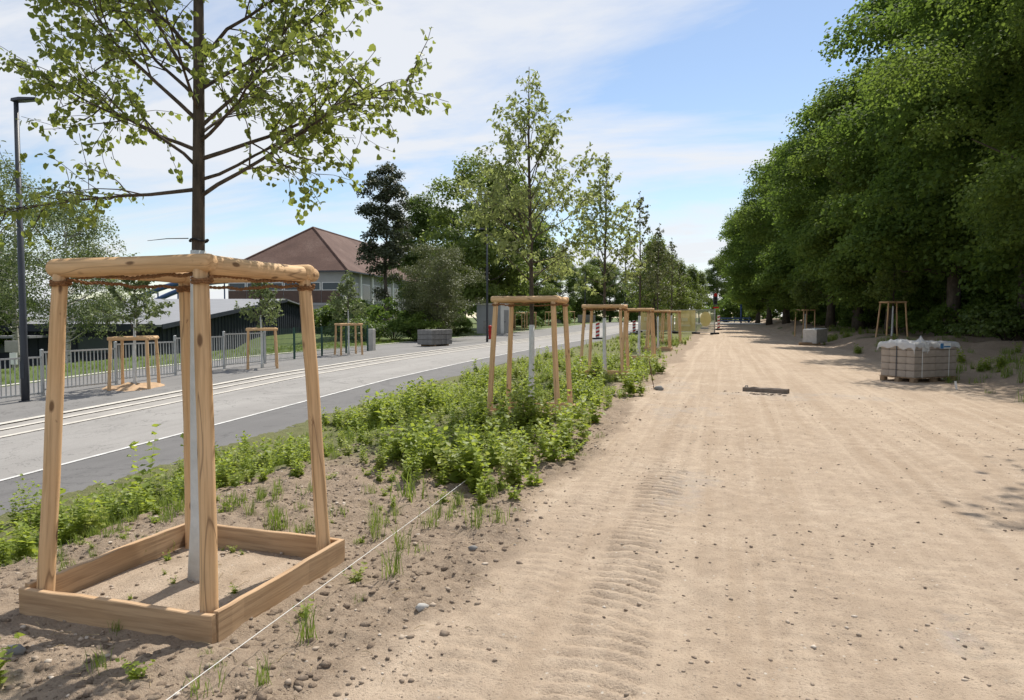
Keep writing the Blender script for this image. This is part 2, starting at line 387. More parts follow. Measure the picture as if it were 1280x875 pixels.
def put(name, me, parent=None, loc=(0, 0, 0), rot=(0, 0, 0), scale=(1, 1, 1), label=None, cat=None, group=None, kind=None):
    o = D.objects.new(name, me); COL.objects.link(o)
    o.location = loc; o.rotation_euler = rot
    o.scale = scale if hasattr(scale, '__len__') else (scale,)*3
    if parent: o.parent = parent
    if label: o['label'] = label
    if cat: o['category'] = cat
    if group: o['group'] = group
    if kind: o['kind'] = kind
    return o
def thing(name, label, cat, loc, rz=0, group=None, scale=1):
    o = put(name, None, None, loc, (0, 0, rz), scale, label, cat, group); o.empty_display_size = .2; return o

# leaves ------------------------------------------------------------------------------------------
def norm(a): return a/np.maximum(np.linalg.norm(a, axis=-1, keepdims=True), 1e-9)
LQ = (np.array([[0, 0, 0], [.42, .45, .10], [0, 1, -.06], [-.42, .45, .10]]), np.array([[0, 1, 2], [0, 2, 3]]))
LH = (np.array([[0, .06, 0], [.30, -.03, .07], [.50, .30, .12], [.36, .70, .05], [0, 1.0, -.14], [-.36, .70, .05], [-.50, .30, .12], [-.30, -.03, .07], [0, .45, -.02]]),
      np.array([[0, 1, 8], [1, 2, 8], [2, 3, 8], [3, 4, 8], [4, 5, 8], [5, 6, 8], [6, 7, 8], [7, 0, 8]]))
LO = (np.array([[0, 0, 0], [.26, .3, .08], [.2, .72, .05], [0, 1, -.08], [-.2, .72, .05], [-.26, .3, .08]]), np.array([[0, 1, 2], [0, 2, 3], [0, 3, 4], [0, 4, 5]]))
def leaf_verts(pos, tip, nrm, size, tmpl):
    t = norm(tip - nrm*(tip*nrm).sum(-1, keepdims=True)); b = np.cross(t, nrm)
    L, F = tmpl; n = len(pos); sz = np.asarray(size).reshape(-1, 1, 1)
    V = pos[:, None, :] + sz*(b[:, None, :]*L[None, :, 0:1] + t[:, None, :]*L[None, :, 1:2] + nrm[:, None, :]*L[None, :, 2:3])
    FF = F[None] + (np.arange(n)*len(L))[:, None, None]
    return V.reshape(-1, 3), FF.reshape(-1, F.shape[1])
def rdir(rng, n): return norm(rng.normal(size=(n, 3)))

# ------------------------------------------------------------------ ground sheets
GUARDS = [(-3.01, 3.45), (-2.97, 10.95), (-3.0, 18.5), (-3.0, 26.2), (-3.0, 34.3), (-3.0, 42.6)]
def masks(v, u):
    e = -1.55 + .35*fbm(u, v*.3, .5, 3, 21) + .15*fbm(v, u, 2.2, 3, 22)
    soil = sst(.28, -.22, v-e)
    soil = np.maximum(soil, .8*sst(4.8, 5.8, v+.4*fbm(u, v, .6, 3, 9))*sst(10, 16, u))
    for gx, gy in GUARDS:
        ins = (np.abs(v-gx) < .6) & (np.abs(u-gy) < .6)
        soil = np.where(ins, .12+.5*sst(.1, .5, fbm(v, u, 3.5, 3, 31)), soil)
    front = sst(-2.1, -2.7, v)*sst(3.2, 2.6, u)
    soil = soil*(1-.65*front*sst(-.35, .25, fbm(v, u, 1.6, 3, 33)))
    g = np.zeros_like(v)
    for cx, cy, rx, ry in ((.9, 15.3, 1.5, 1.5), (-.6, 12.5, .9, 2.5), (2.6, 15.6, 1.3, 1.3), (1.15, 4.1, .16, .75), (-1.1, 17, .6, 3), (-.3, 6.8, .35, 1.2)):
        q = ((v-cx)/rx)**2 + ((u-cy)/ry)**2
        g = np.maximum(g, .38*sst(1.3, .0, q + .8*fbm(v, u, 2.1, 3, 41)))
    green = sst(-1.9, -3.0, v)*sst(5.5, 8.5, u)*.9 + sst(-4.6, -5.4, v)*.9
    green = np.clip(green + .25*fbm(v, u, .9, 3, 51)*sst(-1.8, -2.4, v), 0, 1)*sst(-1.7, -2.1, v)
    green = np.maximum(green, .8*sst(6.0, 7.5, v)*sst(.05, .3, fbm(v, u, .5, 3, 52)))
    for gx, gy in GUARDS:
        green = np.where((np.abs(v-gx) < .6) & (np.abs(u-gy) < .6), 0, green)
    return np.clip(soil, 0, 1), g*(1-.6*soil), np.clip(green, 0, 1)
def relief(v, u):
    soil, g, gr = masks(v, u)
    near = sst(26, 8, u)
    h = .022*fbm(v, u, .8, 3, 61)
    h = h + near*soil*(.040*fbm(v, u, 4.5, 3, 62) + .034*np.abs(fbm(v, u, 10, 2, 63)) + .014*fbm(v, u, 22, 2, 66))
    h = h + near*(1-soil)*(.008*fbm(v, u, 5, 3, 64) + .006*fbm(v, u, 19, 2, 67))
    h = h + near*g*(.012*np.abs(fbm(v, u, 16, 2, 65)))
    # lugged tyre tracks
    for cv, wd, amp, sl, sp, s in ((-.53, .22, .040, .5, .118, 71), (1.35, .26, .012, -.45, .115, 72), (.42, .30, .010, .35, .12, 73), (2.7, .3, .012, .4, .12, 74), (1.95, .22, .010, -.4, .12, 75), (-1.05, .2, .012, .4, .12, 76)):
        c = cv + .06*fbm(u, u*0, .35, 2, s)
        q = (v-c)/wd; m = sst(1.05, .75, np.abs(q))*sst(-.25, .15, fbm(v*.6, u, .55, 2, s+5)+(.4 if s == 71 else .12))*(.55+.7*sst(-.3, .4, fbm(v, u, 3.2, 2, s+7)))
        ph = (u + sl*(np.abs(q)**1.4)*.14*np.sign(sl) + .03*q)/sp + .32*fbm(v, u, 1.6, 3, s+9)
        fr = ph-np.floor(ph); lug = sst(.0, .72, fr)*sst(1.0, .90, fr)
        h = h + near*m*amp*(lug-.55)*(1-.6*soil) - .006*m*near
    h = h + (1-soil)*sst(60, 12, u)*(.010*fbm(v, u*.09, 2.0, 3, 77) + .003*fbm(v, u*.08, 7, 2, 78))
    ring = sst(1.25, .62, np.maximum(np.abs(v+3.01), np.abs(u-3.45))); h = h*(1-.55*ring) - .02*ring
    for gx, gy in GUARDS:
        ins = (np.abs(v-gx) < .59) & (np.abs(u-gy) < .59)
        r = np.hypot(v-gx, u-gy); h = np.where(ins, h*.6 + .05*sst(.75, .05, r), h)
    return h
def axis(*segs):
    out = []
    for a, b, st in segs: out.append(np.arange(a, b-1e-6, st))
    return np.concatenate(out + [[segs[-1][1]]])
UU = axis((-8, 1.5, .5), (1.5, 2.2, .08), (2.2, 7.5, .022), (7.5, 12, .04), (12, 22, .08), (22, 46, .25), (46, 150, 1.5))
def sheet(name, vs, uu=UU, fine=True, m=None, dz=0.0, smooth=True):
    v, u = np.meshgrid(vs, uu); h = T(v, u) + dz
    if fine: h = h + relief(v, u)
    nv, nu = len(vs), len(uu)
    idx = np.arange(nv*nu).reshape(nu, nv)
    F = np.stack([idx[:-1, :-1], idx[:-1, 1:], idx[1:, 1:], idx[1:, :-1]], -1).reshape(-1, 4)
    me = np_mesh(name, np.stack([v, u, h], -1).reshape(-1, 3), F, m or M['ground'], smooth)
    if fine:
        s, g, gr = masks(v, u); a = me.color_attributes.new('mask', 'FLOAT_COLOR', 'POINT')
        a.data.foreach_set('color', np.stack([s, g, gr, np.ones_like(s)], -1).astype(np.float32).ravel())
    return put(name, me, kind='structure')
def surf(v, u): return T(v, u) + relief(np.asarray(v, float), np.asarray(u, float))
def surfz(v, u): return float(surf(np.array([v], float), np.array([u], float))[0])
sheet('planting_strip', axis((-7.62, -5, .09), (-5, -1.5, .024)))
sheet('dirt_road', axis((-1.5, 1.6, .026), (1.6, 5.0, .06)))
sheet('earth_bank', axis((5.0, 9, .1), (9, 13, .4)))
US = axis((-8, 20, 1.0), (20, 60, 2.0), (60, 150, 5))
def strip(name, v0, v1, m, dz, uu=US):
    return sheet(name, np.linspace(v0, v1, 3), uu, False, m, dz)
strip('cycle_lane', -9.1, -7.55, M['asphalt_dark'], .004)
strip('road', -12.0, -9.05, M['lane'], 0)
strip('road_edge_line', -9.15, -9.075, M['paint'], .012)
strip('gutter', -13.2, -11.9, M['gutter'], -.004)
strip('kerb_strip', -12.06, -11.93, M['kerb'], .012); strip('kerb_strip', -12.75, -12.62, M['kerb'], .012)
strip('kerb_edge', -13.36, -13.16, M['kerb'], .018)
strip('pavement', -15.95, -13.3, M['walk'], .012)
strip('path', -18.9, -15.9, M['walk'], .0)
strip('path_edge', -19.05, -18.85, M['kerb'], .03)
def base_ground():
    xs = np.concatenate([[-2500, -900, -400, -200], np.arange(-120, -30, 6.), np.arange(-30, 30.1, 1.5), np.arange(36, 121, 6.), [200, 400, 900, 2500]])
    ys = np.concatenate([[-2500, -900, -300, -100], np.arange(-40, 0, 4.), np.arange(0, 60, 2.), np.arange(60, 201, 5.), [300, 500, 900, 2500]])
    v, u = np.meshgrid(xs, ys); h = T(v, u)
    ins = (v > -19.2) & (v < 12.7) & (u > -8.5) & (u < 151)
    h = np.where(ins, h-.18, h-.01)
    idx = np.arange(v.size).reshape(v.shape)
    F = np.stack([idx[:-1, :-1], idx[:-1, 1:], idx[1:, 1:], idx[1:, :-1]], -1).reshape(-1, 4)
    def gb(nt, b):
        n = noise(nt, .25, 5, .6); n2 = noise(nt, 9, 4, .7)
        c = ramp(nt, n, [(.3, (.075, .115, .022)), (.55, (.10, .135, .035)), (.75, (.15, .13, .06))])
        nt.links.new(mixc(nt, ramp(nt, n2, [(.35, (.6, .6, .6)), (.6, (0, 0, 0))]), c, (.045, .065, .015)), b.inputs['Base Color'])
        bump(nt, b, n2, .6, .05)
    put('ground', np_mesh('ground', np.stack([v, u, h], -1).reshape(-1, 3), F, mat('rough_grass', gb), True), kind='structure')
base_ground()
# pale paved crossing at the far end of the track
put('cross_road', np_mesh('cross_road', np.array([(-14, 100, 0), (8, 100, 0), (8, 114, 0), (-14, 114, 0)], float) + np.array([[0, 0, Tz(0, 100)+.06]]*2 + [[0, 0, Tz(0, 114)+.06]]*2), np.array([[0, 1, 2, 3]]), M['kerb']), kind='structure')

# ------------------------------------------------------------------ tree guards
def log_mesh(name, L, r, seed, m, n=14, seg=11, round_end=True):
    rng = rnd(seed); mb = MB(); pts = []; rad = []
    zz = [0, .012, .03] + list(np.linspace(.08, L-.08, seg)) + [L-.03, L-.012, L]
    ph = rng.uniform(0, 6.28, 4)
    for z in zz:
        wob = .003*math.sin(z*3+ph[0]) + .0012*math.sin(z*11+ph[1]); wob2 = .003*math.sin(z*2.3+ph[2])
        pts.append((wob, wob2, z)); k = r*(1.06-.12*z/L)*(1+.018*math.sin(z*5+ph[3])+.008*rng.normal())
        e = min(z, L-z)
        if round_end: k *= (.72 if e < .001 else .9 if e < .02 else .985 if e < .05 else 1)
        rad.append(k)
    mb.tube(pts, rad, n)
    me = mb.mesh(name, m, True); me.materials[0] = m; return me
def rope_line_mesh(L, sag=.012):
    mb = MB()
    for s in (0, math.pi):
        pts = []
        for i in range(int(L/.012)+1):
            t = i/int(L/.012); x = L*t; a = x*95+s
            pts.append((x, .005*math.cos(a), -sag*math.sin(math.pi*t)*(1+.5*math.sin(x*17)) + .005*math.sin(a) + .003*math.sin(x*40)))
        mb.tube(pts, .007, 5)
    return mb.mesh('rope', M['rope'], True)
def rope_coil_mesh(r, turns=3):
    mb = MB(); pts = []
    for i in range(turns*14+1):
        a = i/14*2*math.pi; pts.append(((r+.003*math.sin(i*2.1))*math.cos(a), (r+.003*math.sin(i*1.7))*math.sin(a), -.014*i/14+.004*math.sin(i)))
    mb.tube(pts, [.009+.002*math.sin(i*2.6) for i in range(len(pts))], 5); return mb.mesh('rope', M['rope'], True)
def plank_mesh(L, h, t, seed):
    rng = rnd(seed); mb = MB(); n = 12; vs = []; fs = []
    for i in range(n+1):
        x = -L/2+L*i/n; a = .003*math.sin(x*6+seed)+.0015*rng.normal(); b = .002*rng.normal()
        vs += [(x, -t/2+b, 0), (x, t/2+b, 0), (x, t/2+b-.002, h+a-.002), (x, t/2+b-.005, h+a), (x, -t/2+b+.005, h+a), (x, -t/2+b, h+a-.004)]
    for i in range(n):
        for j in range(6): fs.append((i*6+j, i*6+(j+1) % 6, i*6+6+(j+1) % 6, i*6+6+j))
    fs += [tuple(range(5, -1, -1)), tuple(n*6+j for j in range(6))]
    return mb.add(vs, [tuple(reversed(f)) for f in fs]).mesh('board', M['plank'])
POSTS = [log_mesh('post', 1.96, .042, 10+i, M['log']) for i in range(4)]
RAILS = [log_mesh('rail', 1.10, .049, 20+i, M['log']) for i in range(4)]
BOARDS = [plank_mesh(1.25, .225, .034, 30+i) for i in range(4)]
ROPE = rope_line_mesh(.92); COIL = rope_coil_mesh(.047, 2)
def orient(o, a, b):
    d = Vector(b)-Vector(a); o.location = a; o.rotation_euler = d.to_track_quat('Z', 'Y').to_euler()
def tree_guard(x, y, label, seed, rz=0, group='log tree guards along the planting strip', boards=True, top=1.91, f=.55, t=.46, ropes=True):
    rng = rnd(seed); z = surfz(x, y) - (.09 if boards else 0) if abs(x) < 7 else Tz(x, y)
    z = min(z, Tz(x, y)-(.04 if boards else 0))
    g = thing('tree_guard', label, 'tree guard', (x, y, z), rz, group)
    k = 0
    for sx, sy in ((-1, -1), (1, -1), (1, 1), (-1, 1)):
        o = put('post', POSTS[(k+seed) % 4], g); j = rng.normal(size=2)*.008
        orient(o, (sx*f+j[0], sy*f+j[1], -.06), (sx*t+j[1]*.5, sy*t, 1.84*top/1.91)); o.rotation_euler.rotate_axis('Z', rng.uniform(0, 6))
        if top != 1.91: o.scale = (1, 1, top/1.91)
        k += 1
    e = t+.075; s = (2*e)/1.10
    for i, (a, b, sc) in enumerate((((-e, -t, top), (e, -t, top+.004), s), ((t, -t+.03, top+.003), (t, e, top), s*.94), ((e-.02, t, top+.006), (-e, t, top), s*.97), ((-t, t-.03, top+.005), (-t, -t+.02, top-.002), s*.82))):
        o = put('rail', RAILS[(i+seed) % 4], g); orient(o, a, b); o.scale = (1, 1, sc); o.rotation_euler.rotate_axis('Z', rng.uniform(0, 6))
    if ropes:
        for a, r in (((-.45, -t+.015, top-.046), 0), ((t-.015, -.46, top-.046), math.pi/2), ((-t+.03, -.45, top-.07), math.pi/2), ((-.45, t-.03, top-.07), 0)):
            put('rope', ROPE, g, a, (0, 0, r), (t*2/.9, 1, 1))
        for sx, sy in ((-1, -1), (1, -1), (1, 1), (-1, 1)):
            put('rope', COIL, g, (sx*(t+.005), sy*(t+.005), top-.07))
    if boards:
        hb = .615
        for i, (cx, cy, r, sc) in enumerate(((0, -hb, 0, 1.0), (hb, .003, math.pi/2, .955), (0, hb, 0, 1.0), (-hb, .003, math.pi/2, .955))):
            put('board', BOARDS[(i+seed) % 4], g, (cx, cy, -.05+.004*i), (R(rng.normal()*.8), R(rng.normal()*.5), r), (sc, 1, 1))
    return g
GL = ['large pale log tree guard with plank base in the left foreground', 'log tree guard standing in weeds, second along the planting strip from the camera',
      'third log tree guard along the planting strip, before the striped posts', 'fourth log tree guard along the planting strip', 'fifth log tree guard along the planting strip',
      'farthest log tree guard of the planting strip, nearest the yellow banner']
for i, (x, y) in enumerate(GUARDS): tree_guard(x, y, GL[i], i+3, R((0, 1.5, -1, 1, 0, -1)[i]))
LG = [(-15.0, 15.0, 'low log tree guard in a sand pit in front of the grey railing'), (-15.0, 20.4, 'low log tree guard at the far end of the grey railing'),
      (-15.6, 27.2, 'low log tree guard beside the green wire fence')]
def far_guard(x, y, label, seed, top, f, t, rz, group):
    return tree_guard(x, y, label, seed, rz, group, False, top, f, t, False)
for i, (x, y, lb) in enumerate(LG): far_guard(x, y, lb, i+5, 1.32, .47, .43, R(28+9*i), 'low log tree guards across the street')
for i, (px, d, lb) in enumerate(((648, 72, 'leftmost distant tree guard beyond the white kiosk'), (664, 80, 'second distant tree guard beyond the white kiosk'), (688, 92, 'third distant tree guard beyond the white kiosk'), (712, 104, 'rightmost distant tree guard near the grey blocks'))):
    p = P2W(px, d); far_guard(p.x, p.y, lb, i, 1.8, .5, .5, R(20*i), 'distant tree guards across the street')
p = P2W(1115, 36); far_guard(p.x, p.y, 'slender tree guard on the bank behind the block pallet', 2, 1.9, .55, .42, R(15), 'tree guards under the big trees')
p = P2W(1006, 52); far_guard(p.x, p.y, 'slender tree guard in shade behind the concrete block', 1, 1.9, .5, .46, R(30), 'tree guards under the big trees')
# sand pit of the first low guard
def sand_heap(x, y, rx, ry, h, label):
    rng = rnd(int(abs(x)*10)); n = 22; vs = []; fs = []
    for i in range(6):
        q = i/5
        for j in range(n):
            a = 2*math.pi*j/n; k = q*(1+.15*math.sin(3*a+x)+.07*rng.normal())
            X, Y = x+rx*k*math.cos(a), y+ry*k*math.sin(a)
            vs.append((X, Y, Tz(X, Y) + h*(1-q*q) + .03*rng.normal()*(q < 1) - .03*(q == 1)))
    for i in range(5):
        for j in range(n): fs.append((i*n+j, i*n+(j+1) % n, (i+1)*n+(j+1) % n, (i+1)*n+j))
    put('sand_heap', MB().add(vs, fs).mesh('sand_heap', plain('heap_sand', (.42, .29, .18), .2, 8, .95, .5, 30), True), label=label, cat='sand')
sand_heap(-15.0, 15.0, .75, .85, .10, 'orange sand heap at the foot of the first low tree guard')

# ------------------------------------------------------------------ young trees
def young_tree_data(seed, H, zb, Rm, nprim, sec, leaf_step, zmin_dense=0, tip_r=.5, r0=.05, specials=(), shape=1.0):
    rng = rnd(seed); tr = [];
    zz = np.linspace(0, H, 16); ph = rng.uniform(0, 6, 2)
    for z in zz: tr.append(Vector((.025*math.sin(z*.9+ph[0])-.025*math.sin(ph[0]), .025*math.sin(z*.8+ph[1])-.025*math.sin(ph[1]), z)))
    def rad(z): return max(.004, r0*(1+.6*math.exp(-z/.16))*(1-.5*z/H-.42*(z/H)**3))
    trunk = (tr, [rad(z) for z in zz])
    def at(z):
        i = min(int(z/H*15), 14); t = z/H*15-i; return tr[i].lerp(tr[i+1], t)
    branches = []; leaves = []
    def grow(p, d, L, r, seg, up, jit):
        pts = [p.copy()]; d = d.normalized()
        for i in range(seg):
            d = (d + Vector(rng.normal(size=3))*jit + Vector((0, 0, up))).normalized(); p = p + d*(L/seg); pts.append(p.copy())
        return pts, [max(.0016, r*(1-.85*i/seg)) for i in range(seg+1)]
    def along(pts, t):
        k = len(pts)-1; i = min(int(t*k), k-1); return pts[i].lerp(pts[i+1], t*k-i), (pts[i+1]-pts[i]).normalized()
    def put_leaves(pts, a, step, outd):
        L = sum((pts[i+1]-pts[i]).length for i in range(len(pts)-1)); n = max(1, int(L*(1-a)/step))
        for k in range(n+1):
            t = a+(1-a)*(k+rng.uniform(0, .6))/(n+.6); p, d = along(pts, min(t, .999))
            for _ in range(1 + (rng.random() < .75) + (2 if k >= n-1 else 0)):
                q = p + Vector(rng.normal(size=3))*.018 - Vector((0, 0, .012)); leaves.append((q, d))
    n = nprim
    for i in range(n):
        f = (i+.5*rng.random())/n
        if i < len(specials):
            z, az, el, L = specials[i]
        else:
            z = zb + (H*.95-zb)*f**1.05; az = i*2.39996+rng.normal()*.35
            prof = (min(1, .62+2.2*f) if f < .18 else 1-.92*((f-.18)/.82)**shape)
            L = Rm*1.25*prof*rng.uniform(.8, 1.15)+.12
            el = R(18+34*min(1, f*2.2)+rng.normal()*7)
        d = Vector((math.cos(az)*math.cos(el), math.sin(az)*math.cos(el), math.sin(el)))
        r = min(rad(z)*.45, .003+.0075*L)
        pts, rr = grow(at(z), d, L, r, 9, .012 if i < len(specials) else .035, .10)
        b = [(pts, rr)]
        m = max(2, int(sec*L))
        for j in range(m):
            t = .22+.74*(j+rng.random())/m; p, pd = along(pts, t)
            side = pd.cross(Vector((0, 0, 1))); side = side.normalized() if side.length > .05 else Vector((1, 0, 0))
            sd = (pd*.75 + side*(1 if j % 2 else -1)*rng.uniform(.5, 1) + Vector((0, 0, rng.normal()*.35)))
            L2 = L*(.2+.32*(1-t))*rng.uniform(.6, 1.2)+.05
            p2, r2 = grow(p, sd, L2, max(.0022, r*.4), 5, .01, .13); b.append((p2, r2)); put_leaves(p2, .15, leaf_step, sd)
            for q in range(int(L2/.2)):
                t3 = rng.uniform(.25, .9); p3, d3 = along(p2, t3)
                s3 = d3*.6 + Vector(rng.normal(size=3))*.6; pp, r3 = grow(p3, s3, L2*.4+.03, .002, 3, -.02, .15); b.append((pp, r3)); put_leaves(pp, .3, leaf_step, s3)
        put_leaves(pts, .62, leaf_step, d); branches.append(b)
    # leader leaves
    put_leaves([at(z) for z in np.linspace(H*.86, H*.999, 6)], 0, leaf_step, Vector((0, 0, 1)))
    return trunk, branches, leaves, rng
def leaf_arrays(leaves, rng, size, center=None):
    pos = np.array([tuple(l[0]) for l in leaves]); d = np.array([tuple(l[1]) for l in leaves])
    n = len(pos); tip = norm(d*.5 + rng.normal(size=(n, 3))*.65 + np.array([0, 0, -.75]))
    nr = norm(rng.normal(size=(n, 3))*.55 + np.array([0, 0, .75]) + d*.2)
    nr = norm(nr - tip*(nr*tip).sum(-1, keepdims=True)*.98)
    return pos, tip, nr, size*(.5+.85*rng.random(n)**.8)

# the detailed tree in the foreground guard
def near_tree():
    x, y = -2.965, 3.42; z0 = surfz(x, y)-.03
    lab = 'young lime tree with whitewashed trunk and fresh leaves in the foreground guard'
    t = thing('young_tree', lab, 'tree', (x, y, z0))
    def A(deg): return R(deg) + YAW     # 0 deg = picture right
    sp = [(2.28, A(-12), R(30), 1.35), (2.33, A(176), R(4), 1.25), (2.38, A(28), R(20), 1.1), (2.45, A(196), R(46), 1.05), (2.5, A(-3), R(18), 1.4), (2.55, A(168), R(24), 1.3), (2.6, A(-40), R(18), 1.1), (2.64, A(80), R(36), 0.9), (2.68, A(8), R(44), 1.2), (2.72, A(188), R(36), 1.3), (2.78, A(-80), R(32), 0.9), (2.84, A(150), R(42), 1.2), (2.9, A(15), R(36), 1.2), (2.96, A(205), R(40), 1.2), (3.05, A(-20), R(42), 1.2), (3.1, A(172), R(46), 1.25)]
    trunk, branches, leaves, rng = young_tree_data(7, 5.9, 2.42, 1.15, 48, 12, .052, specials=sp, r0=.044)
    pts, rr = trunk
    mb = MB()
    # finer lower trunk
    mb.tube(pts, rr, 14); put('trunk', mb.mesh('trunk', M['bark'], True), t)
    wp = [p for p in pts if p.z < 1.8] + [Vector((pts[5].x, pts[5].y, 1.97))]; wr = [r*1.07+.002 for r in rr[:len(wp)-1]]; wr.append(wr[-1])
    put('trunk_coating', MB().tube(wp, wr, 16).mesh('trunk_coating', M['whitewash'], True), t)
    put('tie', MB().tube([(pts[6].x*.5+pts[5].x*.5+.05*math.cos(a), pts[5].y*.5+pts[6].y*.5+.05*math.sin(a), 2.03+.006*math.sin(3*a)) for a in np.linspace(0, 6.283, 17)], .006, 6).mesh('tie', M['black'], True), t)
    put('twig', MB().tube([(-.04, 0, 2.04), (-.14, -.06, 2.035), (-.24, -.1, 2.022)], [.003, .0025, .0015], 5).mesh('twig', M['bark'], True), t)
    for b in branches:
        mb = MB()
        for k, (p, r) in enumerate(b): mb.tube(p, r, 7 if k == 0 else 4, False)
        put('branch', mb.mesh('branch', M['bark'], True), t)
    pos, tip, nr, sz = leaf_arrays(leaves, rng, .032)
    n = len(pos); order = rng.permutation(n)
    vis = [i for i in order if pos[i][2] < 3.4]; single = vis[:300]; rest = np.setdiff1d(np.arange(n), single)
    V, F = leaf_verts(pos[rest], tip[rest], nr[rest], sz[rest], LH)
    put('foliage', np_mesh('foliage', V, F, M['leaf_lime']), t, kind='stuff')
    lm = [np_mesh('leaf', np.array(LH[0])*np.array([[k, 1, s]]), LH[1], M['leaf_lime']) for k, s in ((1, 1), (.9, 1.5), (1.06, .5), (.95, -1.0))]
    for i in single:
        T3 = norm(tip[i]-nr[i]*tip[i].dot(nr[i])); B3 = np.cross(T3, nr[i])
        m3 = Matrix((B3.tolist(), T3.tolist(), nr[i].tolist())).transposed()
        put('leaf', lm[i % 4], t, pos[i].tolist(), m3.to_euler(), float(sz[i]))
    return n
NLEAF = near_tree()

def young_proto(seed, H, zb, Rm, nprim, sec, step, size, leafm, tmpl=LQ, r0=.045, shape=1.0):
    trunk, branches, leaves, rng = young_tree_data(seed, H, zb, Rm, nprim, sec, step, r0=r0, shape=shape)
    pts, rr = trunk
    tm = MB().tube(pts, rr, 9).mesh('trunk', M['bark'], True)
    wp = [p for p in pts if p.z < 1.95]; wr = [r*1.1+.003 for r in rr[:len(wp)]]
    wm = MB().tube(wp, wr, 10).mesh('trunk_coating', M['whitewash'], True)
    mb = MB()
    for b in branches:
        for k, (p, r) in enumerate(b): mb.tube(p, r, 5 if k == 0 else 3, False)
    bm = mb.mesh('branches', M['bark'], True)
    V, F = leaf_verts(*leaf_arrays(leaves, rng, size), tmpl)
    return tm, wm, bm, np_mesh('foliage', V, F, leafm)
def place_young(pr, loc, rz, sc, label, group, coat=True):
    t = thing('young_tree', label, 'tree', loc, rz, group, sc)
    put('trunk', pr[0], t)
    if coat: put('trunk_coating', pr[1], t)
    put('branches', pr[2], t); put('foliage', pr[3], t, kind='stuff'); return t
G1 = 'young lime trees along the planting strip'
YA = young_proto(11, 5.9, 2.2, 1.3, 40, 6, .105, .074, M['leaf_young'], LO, shape=.9)
YB = young_proto(12, 5.9, 2.15, 1.2, 36, 5, .14, .080, M['leaf_young'], shape=1.0)
YC = young_proto(13, 6.2, 2.3, .8, 30, 4, .22, .09, M['leaf_olive'], shape=1.0)
for i, (pr, sc, rz, lb) in enumerate(((YA, .94, 1.0, 'tall conical young lime tree rising from the second tree guard'), (YB, 1.0, 2.2, 'young lime tree in the third tree guard, lower than the one before'),
        (YC, 1.0, .4, 'sparse thin young tree in the fourth tree guard'), (YC, .98, 2.9, 'sparse thin young tree in the fifth tree guard'), (YC, 1.0, 4.4, 'sparse thin young tree in the farthest strip guard'))):
    x, y = GUARDS[i+1]; place_young(pr, (x, y-.05, surfz(x, y)-.06), rz, sc, lb, G1)
YL = young_proto(15, 3.6, 1.45, .75, 26, 7, .085, .085, M['leaf_grey'], r0=.035)
for (x, y, lb), sc, rz in zip(LG, (1.0, .95, 1.02), (0, 2, 4)):
    place_young(YL, (x, y, Tz(x, y)-.03), rz, sc, lb.replace('low log tree guard', 'small young tree in the low guard').replace(' in a sand pit', ''), 'small young trees across the street')
p = P2W(1115, 36); YR = young_proto(16, 5.2, 1.9, 1.25, 30, 6, .10, .13, M['leaf_light'])
place_young(YR, (p.x, p.y, Tz(p.x, p.y)-.03), 1, 1, 'yellow-green young tree in the guard behind the block pallet', 'young trees under the big trees')
p = P2W(1006, 52); place_young(YR, (p.x, p.y, Tz(p.x, p.y)-.03), 3, .95, 'young tree in the shaded guard behind the concrete block', 'young trees under the big trees')

# ------------------------------------------------------------------ grown trees
def crown_mesh(rng, clumps, per, size, m, flat=.75, up=.55, tmpl=LQ, hang=0.0, core=0):
    c = np.array([k[0] for k in clumps]); r = np.array([k[1] for k in clumps]); n = len(c)
    w = r**2/(r**2).sum(); cnt = np.maximum(4, (w*per*n).astype(int)); ci = np.repeat(np.arange(n), cnt); N = len(ci)
    d = rdir(rng, N); d[:, 2] = np.where(d[:, 2] < -.35, -d[:, 2]*.6, d[:, 2])
    rad = r[ci]*(.35+.65*rng.random(N)**.45)*(1+.12*rng.normal(size=N))
    pos = c[ci] + d*rad[:, None]*np.array([1, 1, flat])
    if hang: pos[:, 2] -= hang*rng.random(N)**1.5
    nr = norm(d*.55 + np.array([0, 0, up]) + rng.normal(size=(N, 3))*.5)
    tip = norm(rng.normal(size=(N, 3)) + np.array([0, 0, -.5-2*bool(hang)]) + d*.5)
    V, F = leaf_verts(pos, tip, nr, size*rng.uniform(.6, 1.3, N), tmpl)
    return np_mesh('crown', V, F, m)
def limb_mesh(rng, H, r0, clumps, nl, m, zf=.18, lean=(0, 0)):
    mb = MB(); k = 9; tp = []
    for i in range(k):
        t = i/(k-1); tp.append(Vector((lean[0]*t*H+.06*math.sin(i*1.3), lean[1]*t*H+.06*math.cos(i*1.7), t*H*.82)))
    mb.tube(tp, [r0*(1.35 if i == 0 else 1)*(1-.86*i/(k-1)) for i in range(k)], 10)
    idx = rng.permutation(len(clumps))[:nl]
    for j in idx:
        c = Vector(clumps[j][0]); zt = max(H*zf, min(c.z-.35*math.hypot(c.x, c.y)-.3, H*.75)); f = zt/(H*.82)*(k-1); i = min(int(f), k-2)
        a = tp[i].lerp(tp[i+1], f-i); b = c - (c-a)*.12; mid = a.lerp(b, .5) + Vector((0, 0, -.06*(b-a).length)) + Vector(rng.normal(size=3))*.15
        r = max(.025, r0*.32*(1-.7*zt/H))
        mb.tube([a, a.lerp(mid, .55)+Vector(rng.normal(size=3))*.06, mid, mid.lerp(b, .6)+Vector(rng.normal(size=3))*.1, b], [r, r*.85, r*.65, r*.42, r*.2], 6, False)
    return mb.mesh('trunk', m, True)
